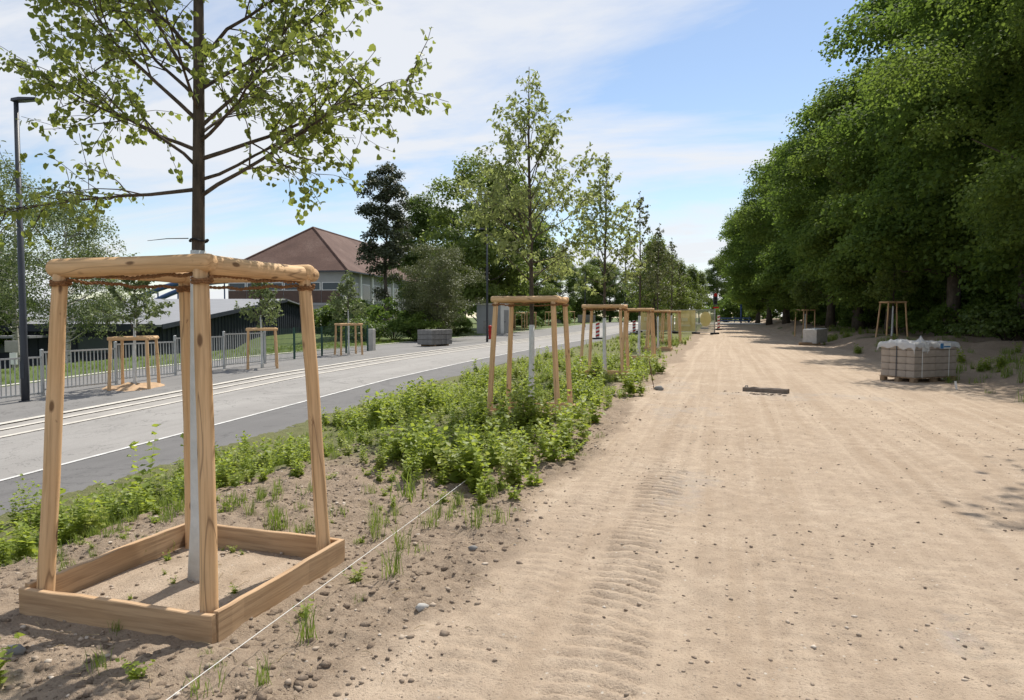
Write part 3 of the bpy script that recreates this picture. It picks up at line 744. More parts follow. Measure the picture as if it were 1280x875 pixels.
def big_proto(seed, H, Rx, zlow, ncl, rcl, per, size, lm, bm, r0, shape='round', nl=24, flat=.75, zf=.18, lean=(0, 0), hang=0, inner=.35, sq=1.0):
    rng = rnd(seed); cl = []; zc = (H+zlow)/2; hz = (H-zlow)/2
    lob = rng.uniform(0, 6.28, 3)
    while len(cl) < ncl:
        d = rdir(rng, 1)[0]; q = inner+(1-inner)*rng.random()**.4
        az = math.atan2(d[1], d[0]); k = 1+.16*math.sin(3*az+lob[0]+4*d[2])+.1*math.sin(5*az+lob[1])
        pnt = np.array([d[0]*Rx*q*k, d[1]*Rx*q*k, zc+d[2]*hz*q])
        if shape == 'cone': s = 1.15-(pnt[2]-zlow)/(H-zlow); pnt[:2] *= max(.1, s)*1.25
        if shape == 'column': pnt[:2] *= 1.0+.25*(1-abs(d[2]))
        pnt[0] += lean[0]*pnt[2]; pnt[1] += lean[1]*pnt[2]
        cl.append((pnt, rcl*rng.uniform(.65, 1.35)))
    return limb_mesh(rng, H, r0, cl, nl, bm, zf, lean), crown_mesh(rng, cl, per, size, lm, flat, hang=hang)
def place_tree(pr, loc, rz, sc, label, group=None, name='tree'):
    t = thing(name, label, 'tree', loc, rz, group, sc); put('trunk', pr[0], t); put('crown', pr[1], t); return t

BIG = [big_proto(101, 17, 5.3, 1.6, 120, 1.4, 700, .2, M['leaf_dark'], M['bark_old'], .34, flat=.8, inner=.45),
       big_proto(102, 16.5, 5.1, 1.8, 120, 1.35, 700, .2, M['leaf_dark2'], M['bark_old'], .32, flat=.8, inner=.45),
       big_proto(103, 17.5, 5.5, 1.5, 120, 1.45, 700, .2, M['leaf_dark'], M['bark_old'], .36, flat=.8, inner=.45)]
FINE = big_proto(104, 17, 5.3, 1.6, 120, 1.4, 1350, .125, M['leaf_dark2'], M['bark_old'], .34, flat=.8, inner=.455)
GR = 'big dense trees along the right of the track'
HIGH = big_proto(105, 13, 3.9, 7.4, 45, 1.1, 420, .16, M['leaf_dark2'], M['bark_old'], .24, nl=24, zf=.4)
place_tree(HIGH, (7.45, 14.2, Tz(7.45, 14.2)-.1), 0, 1, 'high-crowned tree just outside the right edge, shading the track', None, 'tree')
rows = [(13.2, 16.0, 0, 'big dense dark tree nearest on the right, its branches over the bank'),
        (11.2, 23.5, 1, 'big dense olive-green tree filling the right edge above the block pallet'), (11.1, 31.5, 2, 'big dark tree with trunk behind the block pallet'),
        (10.6, 39, 0, 'big dark tree behind the tree guard by the block pallet'), (9.6, 47, 1, 'big tree of the right row behind the concrete block'),
        (9.2, 55.5, 2, 'big tree of the right row beside the shaded tree guard'), (8.6, 65, 0, 'big tree of the right row beyond the shaded tree guard'),
        (7.8, 75, 1, 'brighter green tree in the middle of the far right row'), (6.8, 86, 2, 'third tree from the far end of the right row'),
        (5.6, 98, 0, 'second tree from the far end of the right row'), (4.8, 111, 1, 'last big tree at the far end of the right row')]
rg = rnd(5)
for i, (x, y, k, lb) in enumerate(rows):
    place_tree(FINE if i < 2 else BIG[k], (x, y, Tz(x, y)-.1), i*1.9+.4, (.94, .92, .97, 1.03, .98, 1.02, 1.0, 1.05, 1.02, 1.0, .95)[i], lb, GR, 'dense_tree')
# second rank and undergrowth
for i, (x, y, k, lb) in enumerate(((17, 22, 0, 'dark tree of the rear rank at the right edge'), (17.5, 34, 2, 'dark tree of the rear rank behind the pallet'), (17, 47, 1, 'dark tree of the rear rank behind the guard'), (16.5, 62, 0, 'dark tree of the rear rank farther along'), (15, 80, 2, 'farthest dark tree of the rear rank'))):
    place_tree(BIG[k], (x, y, Tz(x, y)-.1), i*2.3, 1.0, lb, 'rear rank of dark trees on the right', 'dense_tree')
for i, (x, y, sc) in enumerate(((25, 30, 1.0), (25, 48, 1.05), (24, 68, 1.0), (22, 95, 1.05), (14, 120, 1.0), (20, 135, 1.0))):
    place_tree(BIG[i % 3], (x, y, Tz(x, y)-2.2), i*1.1, sc, 'dark tree deep in the wood behind the right-hand rows', 'trees deep in the wood on the right', 'dense_tree')
def shrub_proto(seed, H, Rx, n, lm, size=.14, per=170):
    rng = rnd(seed); cl = []
    for i in range(n):
        a = rng.uniform(0, 6.28); q = math.sqrt(rng.random()); cl.append((np.array([Rx*q*math.cos(a), Rx*q*math.sin(a), .25+(H-.3)*rng.random()*(1-.5*q)]), .42*rng.uniform(.7, 1.4)))
    mb = MB()
    for c, r in cl[:12]: mb.tube([(0, 0, -.05), (c[0]*.4, c[1]*.4, c[2]*.55), tuple(c)], [.03, .02, .008], 5, False)
    return mb.mesh('stems', M['bark_old'], True), crown_mesh(rng, cl, per, size, lm)
SHR = [shrub_proto(201, 2.6, 1.9, 34, M['leaf_dark']), shrub_proto(202, 2.0, 1.7, 30, M['leaf_dark2']), shrub_proto(203, 1.6, 1.4, 26, M['leaf_mid'])]
def place_shrub(pr, loc, rz, sc, label, group):
    t = thing('shrub', label, 'shrub', loc, rz, group, sc); put('stems', pr[0], t); put('foliage', pr[1], t); return t
rg = rnd(77)
for i in range(30):
    y = 19+(i % 15)*6+rg.uniform(-1.5, 1.5); x = 12.2+rg.uniform(-.9, 1.6)-.03*y+(5.5 if i > 14 else 0)
    place_shrub(SHR[i % 3 if i % 4 else 0], (x, y, Tz(x, y)-.05), i*1.3, rg.uniform(.9, 1.4)*(1.5 if i > 14 else 1), 'dark shrub in the shade among the big trunks on the right', 'undergrowth shrubs under the big trees')

# left and middle background -------------------------------------------------------------------------------
BIRCH = [big_proto(301, 11, 2.9, 2.4, 90, .75, 260, .10, M['leaf_grey'], M['bark_birch'], .17, 'column', 40, .9, .2, (.02, -.01), .7),
         big_proto(302, 9, 2.4, 1.9, 80, .65, 240, .10, M['leaf_grey'], M['bark_birch'], .13, 'column', 40, .9, .2, (.04, .0), .6)]
def bgt(pr, px, d, sc, label, rz=0, group=None, name='tree', dz=-.1):
    p = P2W(px, d); place_tree(pr, (p.x, p.y, Tz(p.x, p.y)+dz), rz, sc, label, group, name)
bgt(BIRCH[0], 18, 36, 1.0, 'tall grey-green birch behind the street lamp', .5, None, 'birch_tree')
bgt(BIRCH[1], 82, 33, 1.0, 'drooping birch with white trunk left of the pale shed roof', 2.0, None, 'birch_tree')
bgt(BIRCH[1], 140, 44, .72, 'small birch in front of the pale shed roof', 4.0, None, 'birch_tree')
CON = big_proto(303, 9, 1.7, .4, 80, .6, 330, .15, M['leaf_dark'], M['bark_old'], .16, 'cone', 20, .8)
bgt(CON, -8, 40, .9, 'dark bushy evergreen at the left edge behind the railing', 1, None, 'evergreen_tree')
BRZ = big_proto(304, 14.5, 1.75, 3.0, 70, .7, 230, .19, M['leaf_bronze'], M['bark_old'], .22, 'column', 40, .85, .2, (.012, 0))
bgt(BRZ, 482, 58, 1.0, 'tall slender dark-leaved tree right of the brown-roofed building', 1.0, None, 'dark_tree')
MID = [big_proto(305, 13, 3.4, 2.2, 100, 1.0, 330, .2, M['leaf_mid'], M['bark_old'], .24, nl=24), big_proto(306, 12, 3.6, 1.2, 100, 1.0, 330, .2, M['leaf_light'], M['bark_old'], .22, nl=24)]
WIL = big_proto(307, 7.4, 3.3, .7, 110, .75, 330, .10, M['leaf_olive'], M['bark_old'], .16, 'round', 60, .9, .1)
bgt(WIL, 548, 48, .86, 'broad dull-olive willow bush behind the grey block stack', 1.2, None, 'willow_bush')
MG = 'trees behind the street'
for i, (k, px, d, sc, lb) in enumerate(((0, 528, 72, 1.02, 'mid-green tree just right of the tall dark tree'), (0, 556, 80, 1.0, 'mid-green tree behind the willow bush'), (1, 608, 66, 1.32, 'large bright green tree behind the white kiosk'),
        (0, 640, 82, 1.28, 'large green tree behind the second tree guard'), (1, 672, 100, .85, 'green tree behind the whitewashed second trunk'), (0, 700, 118, .88, 'green tree left of the third young tree'),
        (1, 732, 125, .86, 'light tree behind the third young tree'), (0, 762, 128, .8, 'green tree in the far wood right of the third young tree'), (1, 790, 135, .82, 'light tree in the far wood behind the fourth guard'),
        (0, 820, 150, .9, 'green tree in the far wood behind the fifth guard'), (0, 850, 165, .85, 'green tree in the far wood above the yellow banner'), (0, 896, 140, .95, 'tree closing the far end of the track'),
        (1, 925, 150, .95, 'light tree right of the signal at the far end'), (0, 955, 150, 1.0, 'dark tree at the far end behind the right row'), (0, 745, 150, 1.0, 'tree at the back of the far wood'))):
    bgt(MID[k], px, d, sc, lb, i*1.7, MG)
ROWT = big_proto(308, 7.6, 1.7, 1.2, 70, .6, 150, .15, M['leaf_light'], M['bark_old'], .11, 'cone', 30, .9)
for i, (x, y, sc, lb) in enumerate(((-5.2, 56, 1.0, 'light green street tree nearest behind the last guards'), (-6.2, 64, 1.05, 'second light green street tree beyond the guards'), (-5.4, 73, 1.02, 'third light green street tree beyond the guards'),
        (-5.0, 83, 1.0, 'fourth light green street tree above the banner'), (-4.2, 95, 1.0, 'fifth light green street tree above the banner'), (-3.6, 108, 1.0, 'last light green street tree beside the signal'))):
    place_tree(ROWT, (x, y, Tz(x, y)-.1), i*1.1, sc, lb, 'light green street trees beyond the guards')
for i, (px, d, sc, k, lb) in enumerate(((455, 45, 1.0, 2, 'low green bush at the foot of the tall dark tree'), (520, 46, .95, 1, 'dark bush left of the grey block stack'), (492, 48, 1.2, 0, 'dark bush under the tall dark tree'), (572, 58, .9, 1, 'dark bush between willow and kiosk'),
        (655, 85, 1.4, 2, 'green bush right of the kiosk'), (690, 98, 1.5, 0, 'bush beyond the distant guards'), (440, 52, 1.3, 2, 'bright bush behind the wire fence'), (735, 128, 1.8, 0, 'bush behind the grey concrete blocks'),
        (775, 130, 1.8, 0, 'dark bush at the end of the street'), (815, 128, 1.7, 0, 'dark bush left of the yellow banner'), (908, 124, 2.2, 0, 'dark bush closing the far end of the track'), (935, 122, 2.4, 1, 'dark bush behind the slim blue post'), (962, 118, 2.4, 0, 'dark bush between the last trunks of the right row'), (990, 112, 2.3, 1, 'dark bush behind the middle trunks of the right row'), (1016, 106, 2.3, 0, 'dark bush far behind the pale concrete block'), (600, 110, 2.4, 0, 'tall bush behind the left side of the kiosk'), (636, 118, 2.4, 1, 'tall bush behind the right side of the kiosk'), (668, 124, 2.4, 0, 'tall bush behind the second distant guard'), (702, 132, 2.4, 1, 'tall bush behind the distant pale block stack'), (540, 92, 2.2, 0, 'tall bush behind the grey slab stack'), (438, 66, 2.3, 2, 'tall light bush screening the corner of the brown-roofed hall'), (405, 70, 1.7, 2, 'light bush in front of the hall wall'))):
    p = P2W(px, d); place_shrub(SHR[k], (p.x, p.y, Tz(p.x, p.y)-.05), i, sc, lb, 'bushes behind the street')

# ------------------------------------------------------------------ weeds, grass, stones
def weed_proto(seed, H, spread, stems, leaf, gap):
    rng = rnd(seed); P = []; TT = []; S = []; sv_ = []; sf = []; n0 = 0
    for s in range(stems):
        a = rng.uniform(0, 6.28); l = rng.uniform(0, spread); h = H*rng.uniform(.55, 1.1)
        base = np.array([rng.normal()*.02, rng.normal()*.02, -.02]); top = np.array([l*math.cos(a), l*math.sin(a), h])
        k = max(4, int(h/gap))
        q = np.array([.004, .002, 0]); sv_ += [base-q, base+q, top]; sf.append([n0, n0+1, n0+2]); n0 += 3
        for i in range(k):
            t = .12+.88*(i+.5)/k; pp = base+(top-base)*t; pp[:2] *= t**.4
            for w in range(2 if t < .9 else 3):
                az = a+i*1.7+w*math.pi+rng.normal()*.5; P.append(pp+rng.normal(size=3)*.005)
                TT.append([math.cos(az), math.sin(az), rng.uniform(-.2, .6)+.5*(t > .85)]); S.append(leaf*(1.25-.7*t)*rng.uniform(.6, 1.3))
    P, TT, S = np.array(P), norm(np.array(TT)), np.array(S)
    nr = norm(np.array([0, 0, 1.0])+rng.normal(size=P.shape)*.35 - TT*.1); nr = norm(nr-TT*(nr*TT).sum(-1, keepdims=True)*.95)
    V, F = leaf_verts(P, TT, nr, S, LQ); 
    return np.vstack([V, np.array(sv_)]), np.vstack([F, np.array(sf)+len(V)])
def tuft_proto(seed, H, blades, spread):
    rng = rnd(seed); V = []; F = []
    for i in range(blades):
        a = rng.uniform(0, 6.28); l = rng.uniform(.2, 1)*H*.6; h = H*rng.uniform(.5, 1.1); b = np.array([rng.normal()*spread, rng.normal()*spread, -.01])
        s = np.array([-math.sin(a), math.cos(a), 0])*.003; d = np.array([math.cos(a), math.sin(a), 0]); n = len(V)
        m = b+d*l*.35+np.array([0, 0, h*.65]); t = b+d*l+np.array([0, 0, h]); V += [b-s, b+s, m+s*.8, m-s*.8, t]
        F += [[n, n+1, n+2], [n, n+2, n+3], [n+3, n+2, n+4]]
    return np.array(V), np.array(F)
WP = [weed_proto(400+i, h, s, k, l, g) for i, (h, s, k, l, g) in enumerate(((.36, .19, 6, .085, .045), (.52, .15, 4, .085, .05), (.26, .2, 7, .08, .04), (.62, .1, 3, .07, .05), (.15, .13, 7, .05, .028), (.40, .26, 7, .07, .042)))]
TP = [tuft_proto(420+i, h, b, s) for i, (h, b, s) in enumerate(((.18, 34, .05), (.12, 26, .05), (.25, 30, .04)))]
def scatter(protos, items):
    """items: (x, y, z, rz, scale, k)"""
    Vs = []; Fs = []; n = 0
    for x, y, z, a, s, k in items:
        V, F = protos[k]; c, q = math.cos(a)*s, math.sin(a)*s
        W_ = np.empty_like(V); W_[:, 0] = x+V[:, 0]*c-V[:, 1]*q; W_[:, 1] = y+V[:, 0]*q+V[:, 1]*c; W_[:, 2] = z+V[:, 2]*s
        Vs.append(W_); Fs.append(F+n); n += len(V)
    return np.vstack(Vs), np.vstack(Fs)
def weed_density(v, u):
    """returns density 0..1 and height factor"""
    A_, B_ = np.array([v]), np.array([u])
    n = float(fbm(A_, B_, .75, 3, 83)[0]); n2 = float(fbm(A_, B_, 1.7, 2, 84)[0])
    d, s = 0.0, .6
    for cx, cy, rx, ry, hh in ((-2.55, 8.0, 1.25, 2.9, 1.15), (-2.1, 9.6, .75, 1.5, 1.35), (-2.45, 14.0, 1.1, 2.6, 1.1), (-2.3, 19.5, .9, 3.0, 1.0), (-3.9, 13.0, .9, 2.6, .95), (-5.4, 11.5, .9, 2.0, 1.15), (-5.4, 4.2, .6, 1.2, 1.1), (-5.9, 6.3, .5, .7, 1.0), (-4.2, 8.2, .7, .8, .6), (-5.8, 15.5, .8, 2.0, 1.0)):
        q = ((v-cx)/rx)**2+((u-cy)/ry)**2+1.1*n2
        k = float(sst(1.15, .55, q))
        if k > d: d, s = k*(.55+.45*float(sst(-.35, .1, n2+.5*n))), hh*.60*(.65+.7*float(sst(1.0, .0, q)))*(1+.5*n)
    base = float(sst(-1.75, -2.4, v))*(.14 if u < 4.4 else .42 if u < 11 else .75)*min(1, max(.1, .6+1.8*n))
    if v < -4.6: base = max(base, .5*min(1, max(.1, .5+2*n)))
    if base > d: d, s = base, .42+.6*max(0, n)
    d *= float(sst(-7.5, -6.9, v))*float(sst(-1.55, -1.9, v+.15*math.sin(u*2.1)))
    for gx, gy in GUARDS:
        if abs(v-gx) < .66 and abs(u-gy) < .66: return (.12 if abs(v-gx) < .57 and abs(u-gy) < .57 else 0), .5
    return d, s
def make_weeds():
    rng = rnd(9); A = []; B = []; Gs = []
    def inside(v, u): return any(abs(v-gx) < .62 and abs(u-gy) < .62 for gx, gy in GUARDS)
    # (u0, u1, tries per square metre)
    for u0, u1, dens in ((2.4, 8, 44), (8, 14, 36), (14, 24, 22), (24, 50, 11)):
        n = int((u1-u0)*5.9*dens)
        vs = rng.uniform(-7.4, -1.6, n); us = rng.uniform(u0, u1, n); hs = surf(vs, us)
        for v, u, h in zip(vs, us, hs):
            d, hs_ = weed_density(v, u)
            if rng.random() < d:
                ins = inside(v, u); small = d < .3 or ins
                k = 4 if small else rng.choice([0, 1, 2, 5, 4, 3], p=[.24, .12, .24, .2, .15, .05])
                s = (.45+.95*rng.random()**1.3)*hs_*1.12*(1.0 if u < 14 else 1.15)*(.6 if ins else 1)
                (B if rng.random() < .14 else A).append((v, u, h, rng.uniform(0, 6.28), s, k))
    n = 2300; vs = rng.uniform(-7.0, -1.5, n); us = 2.4+rng.random(n)**1.3*22; hs = surf(vs, us)
    for v, u, h in zip(vs, us, hs):
        if inside(v, u) and rng.random() < .8: continue
        g = float(fbm(np.array([v]), np.array([u]), .9, 3, 91)[0])
        if rng.random() < max(0, .3+1.6*g)*(1 if v < -1.9 else .25)*(1 if u > 4.4 or v < -4.0 else .2): Gs.append((v, u, h, rng.uniform(0, 6), rng.uniform(.3, .95), int(rng.integers(3))))
    # right bank and lawn tufts
    n = 1300; vs = rng.uniform(5.2, 12, n); us = rng.uniform(14, 60, n); hs = T(vs, us)
    for v, u, h in zip(vs, us, hs):
        g = float(fbm(np.array([v]), np.array([u]), .45, 3, 52)[0])
        if g > .12 or (u < 19 and v > 6.3): Gs.append((v, u, h+.01, rng.uniform(0, 6), rng.uniform(.9, 1.8), int(rng.integers(3))))
        if (g > .3 and rng.random() < .5) or (u < 19 and v > 6.6 and rng.random() < .6): A.append((v, u, h, rng.uniform(0, 6), rng.uniform(.7, 1.2), int(rng.choice([0, 2, 4]))))
    n = 1100; vs = rng.uniform(-23, -19.1, n); us = rng.uniform(10, 44, n); hs = T(vs, us)
    for v, u, h in zip(vs, us, hs): Gs.append((v, u, h, rng.uniform(0, 6), rng.uniform(.5, .9), int(rng.integers(3))))
    for nm, pr, it, m, lb, ct in (('weeds', WP, A, 'weed', 'green leafy weeds covering the planting strip', 'weeds'), ('pale_weeds', WP, B, 'weed2', 'yellowish weeds scattered among the green ones', 'weeds'), ('grass', TP, Gs, 'grass', 'grass tufts on the strip, bank and lawn', 'grass')):
        V, F = scatter(pr, it); put(nm, np_mesh(nm, V, F, M[m]), kind='stuff', label=lb, cat=ct)
make_weeds()
def one_plant(x, y, protos, k, s, m, label, name='weed_plant'):
    V, F = protos[k]; put(name, np_mesh(name, V, F, M[m]), None, (x, y, surfz(x, y)), (0, 0, x*7), s, label, 'weed')
for x, y, pr, k, s, m, lb, nm in ((-5.05, 5.15, WP, 3, 1.5, 'weed', 'tall single weed shoot beside the left guard post', 'weed_plant'), (-5.0, 5.75, WP, 3, 1.45, 'weed', 'tall single weed shoot left of the back guard post', 'weed_plant'),
        (-2.62, 5.6, TP, 0, 1.7, 'grass', 'dense bright grass tuft beside the white string', 'grass_tuft'), (-2.1, 4.35, TP, 2, .8, 'grass', 'small upright grass tuft right of the plank frame', 'grass_tuft'),
        (-3.0, 2.18, WP, 2, .8, 'weed', 'leafy weed in front of the plank frame at bottom left', 'weed_plant'), (-3.28, 2.1, WP, 2, .85, 'weed', 'leafy weed at the bottom left corner', 'weed_plant'),
        (-2.45, 2.42, WP, 4, .7, 'weed', 'small weed beside the string in front of the frame', 'weed_plant'), (-2.12, 3.75, WP, 4, .8, 'weed2', 'low pale weed against the right plank', 'weed_plant'),
        (-2.12, 3.2, WP, 4, .6, 'weed', 'small weed at the near end of the right plank', 'weed_plant'), (-1.75, 8.1, WP, 5, 1.25, 'weed', 'bushy dark weed at the edge of the dirt track', 'weed_plant'),
        (-2.0, 9.0, WP, 1, 1.15, 'weed', 'large leafy weed in front of the second guard', 'weed_plant'), (-6.0, 12.0, WP, 1, 1.35, 'weed', 'tall bushy weed by the cycle lane', 'weed_plant')):
    one_plant(x, y, pr, k, s, m, lb, nm)
def stone_proto(seed):
    rng = rnd(seed); t = (1+5**.5)/2
    v = norm(np.array([(-1, t, 0), (1, t, 0), (-1, -t, 0), (1, -t, 0), (0, -1, t), (0, 1, t), (0, -1, -t), (0, 1, -t), (t, 0, -1), (t, 0, 1), (-t, 0, -1), (-t, 0, 1)], float))
    f = np.array([(0, 11, 5), (0, 5, 1), (0, 1, 7), (0, 7, 10), (0, 10, 11), (1, 5, 9), (5, 11, 4), (11, 10, 2), (10, 7, 6), (7, 1, 8), (3, 9, 4), (3, 4, 2), (3, 2, 6), (3, 6, 8), (3, 8, 9), (4, 9, 5), (2, 4, 11), (6, 2, 10), (8, 6, 7), (9, 8, 1)])
    v = v*(1+.22*rng.normal(size=(12, 1)))*np.array([[1, rng.uniform(.65, 1), rng.uniform(.4, .7)]]); return v, f
def pebble_proto(seed):
    rng = rnd(seed); v = np.array([(1, 0, 0), (-1, 0, 0), (0, 1, 0), (0, -1, 0), (0, 0, 1), (0, 0, -1)], float)*(1+.25*rng.normal(size=(6, 1)))*np.array([[1, rng.uniform(.6, 1), rng.uniform(.45, .75)]])
    return v, np.array([(0, 2, 4), (2, 1, 4), (1, 3, 4), (3, 0, 4), (2, 0, 5), (1, 2, 5), (3, 1, 5), (0, 3, 5)])
SP = [stone_proto(500+i) for i in range(8)]; PP = [pebble_proto(520+i) for i in range(8)]
def make_stones():
    rng = rnd(14); it = []
    def go(n, v0, v1, u0, u1, r0, r1, pw, cond=None):
        vs = rng.uniform(v0, v1, n); us = u0+(u1-u0)*rng.random(n)**1.5; hs = surf(vs, us)
        so, g, gr = masks(vs, us)
        for v, u, h, s_, g_ in zip(vs, us, hs, so, g):
            if cond and rng.random() > cond(s_, g_): continue
            if rng.random() > .25+2.2*max(0, float(fbm(np.array([v]), np.array([u]), 1.3, 2, 98)[0])+.1): continue
            r = r0+(r1-r0)*rng.random()**pw; it.append((v, u, h+r*.15, rng.uniform(0, 6.28), r, int(rng.integers(8))))
    go(13000, -4.6, -1.2, 2.2, 9, .003, .022, 5, lambda s, g: .15+.85*s)
    go(12000, -1.5, 4.5, 2.4, 14, .0025, .016, 6)
    go(3000, -1.6, 3.5, 3, 19, .004, .026, 3, lambda s, g: g*1.2)
    go(500, -1.9, -1.2, 2.5, 20, .006, .03, 4)
    cl = []
    vs = rng.uniform(-4.8, -1.35, 7000); us = 2.1+8*rng.random(7000)**1.4; hs = surf(vs, us); so, g_, gr_ = masks(vs, us)
    for v, u, h, q in zip(vs, us, hs, so):
        if rng.random() < q**2 and not (abs(v+3.01) < .64 and abs(u-3.45) < .64):
            r = .006+.026*rng.random()**3; cl.append((v, u, h-r*.1, rng.uniform(0, 6.28), r, int(rng.integers(8))))
    V, F = scatter(PP+SP, [(a, b, c, d_, e, k+(8 if e > .012 else 0)) for a, b, c, d_, e, k in cl]); put('soil_clods', np_mesh('soil_clods', V, F, M['clod']), kind='stuff', label='crumbled brown clods lying on the bare soil', cat='soil')
    V, F = scatter(PP+SP, [(a, b, c, d_, e, k+(8 if e > .009 else 0)) for a, b, c, d_, e, k in it]); put('gravel', np_mesh('gravel', V, F, M['stone']), kind='stuff', label='loose stones and clods of earth on strip and track', cat='gravel')
    # straw and twigs
    mb = MB()
    for i in range(150):
        x, y = rng.uniform(-4.4, -1.2), 2.2+6*rng.random()**1.4; a = rng.uniform(0, 3.14); L = rng.uniform(.03, .11); z = surfz(x, y)+.006
        mb.tube([(x, y, z), (x+L*math.cos(a)*.5, y+L*math.sin(a)*.5, z+.008), (x+L*math.cos(a), y+L*math.sin(a), z+.002)], .0018, 3, False)
    put('litter', mb.mesh('litter', M['dry']), kind='stuff', label='dry stalks scattered on the soil', cat='litter')
make_stones()
def big_stone(x, y, r, label, m='stone', seed=1):
    v, f = stone_proto(seed+600); put('stone', np_mesh('stone', v*r, f, M[m], True), None, (x, y, surfz(x, y)+r*.25), (0, 0, x*3), 1, label, 'stone')
big_stone(-1.62, 4.45, .035, 'dark rounded stone beside the track below the string', 'concrete_dark', 1)
big_stone(-1.55, 3.45, .04, 'grey stone in the soil right of the plank frame', 'concrete', 2)
big_stone(-3.15, 2.42, .05, 'dark clod in front of the plank frame', 'concrete_dark', 3)
big_stone(-1.35, 15.6, .12, 'grey stone at the foot of the iron pin', 'concrete_dark', 4)

# string, pin, stake
def stringline():
    pts = [(-2.02, 1.0, .115), (-2.06, 2.12, .11), (-2.21, 5.1, .10), (-2.4, 8.9, .12), (-2.42, 11.9, .14)]
    put('string_line', MB().tube(pts, .0022, 6).mesh('string_line', M['string'], True), label='white builder\'s string stretched past the plank frame', cat='string')
    put('string_line', MB().tube([(-2.42, 11.9, .14), (-1.9, 14.0, .11), (-1.45, 15.7, .12)], .0022, 6).mesh('string_line', M['string'], True), label='far length of white string running to the iron pin', cat='string')
    t = thing('iron_pin', 'rusty iron pin leaning at the end of the string', 'pin', (-1.45, 15.7, surfz(-1.45, 15.7)))
    put('shaft', MB().tube([(0, 0, -.05), (-.12, .03, .62)], .01, 6).mesh('shaft', plain('rust', (.12, .06, .035), .3, 40)), t)
    put('hook', MB().tube([(-.12, .03, .61), (-.13, .03, .65), (-.10, .03, .67), (-.08, .03, .64)], .008, 6).mesh('hook', plain('rust_hook', (.12, .06, .035), .3, 40)), t)
    p = P2W(1197, 1408/91); z = Tz(p.x, p.y)
    t = thing('marker_stake', 'short pale wooden stake beside the block pallet', 'stake', (p.x, p.y, z))
    put('shaft', MB().box((0, 0, .07), (.035, .035, .22), .3, Matrix.Rotation(R(-9), 3, 'Y')).mesh('shaft', M['string']), t)
    put('tip', MB().add([(-.02, -.02, 0), (.02, -.02, 0), (.02, .02, 0), (-.02, .02, 0), (0, 0, -.1)], [(0, 1, 4), (1, 2, 4), (2, 3, 4), (3, 0, 4)]).mesh('tip', M['string']), t, (.02, 0, -.03))
stringline()
# concrete frame piece of a drain on the track
def drain():
    x, y = .86, 15.75; t = thing('drain_frame', 'weathered concrete drain kerb lying in the dirt track', 'drain', (x, y, surfz(x, y)-.02), R(-18))
    n = 8; vs = []; fs = []; rng = rnd(3)
    for i in range(n+1):
        X = -.46+.92*i/n; j = rng.normal(size=4)*.006
        vs += [(X, -.09, 0), (X, -.085, .095+j[0]), (X, -.06, .11+j[1]), (X, .07, .11+j[2]), (X, .09, .09+j[3]), (X, .09, 0)]
    for i in range(n):
        for k in range(5): fs.append((i*6+k, i*6+6+k, i*6+7+k, i*6+k+1))
    fs += [tuple(range(6)), tuple(n*6+k for k in range(5, -1, -1))]
    put('kerb_piece', MB().add(vs, fs).mesh('kerb_piece', plain('dirty_concrete', (.15, .125, .105), .25, 9, .95, .4, 50)), t)
    put('lifting_lug', MB().tube([(-.42, 0, .1), (-.42, 0, .14), (-.38, 0, .14), (-.38, 0, .1)], .012, 6).mesh('lifting_lug', M['concrete_dark']), t)
    V, F = scatter(SP, [(rng.normal()*.28+.05, -.42+rng.normal()*.07, .02, rng.uniform(0, 6), rng.uniform(.015, .05), int(rng.integers(8))) for _ in range(46)])
    put('rubble', np_mesh('rubble', V, F, M['stone'], True), t, kind='stuff')
drain()

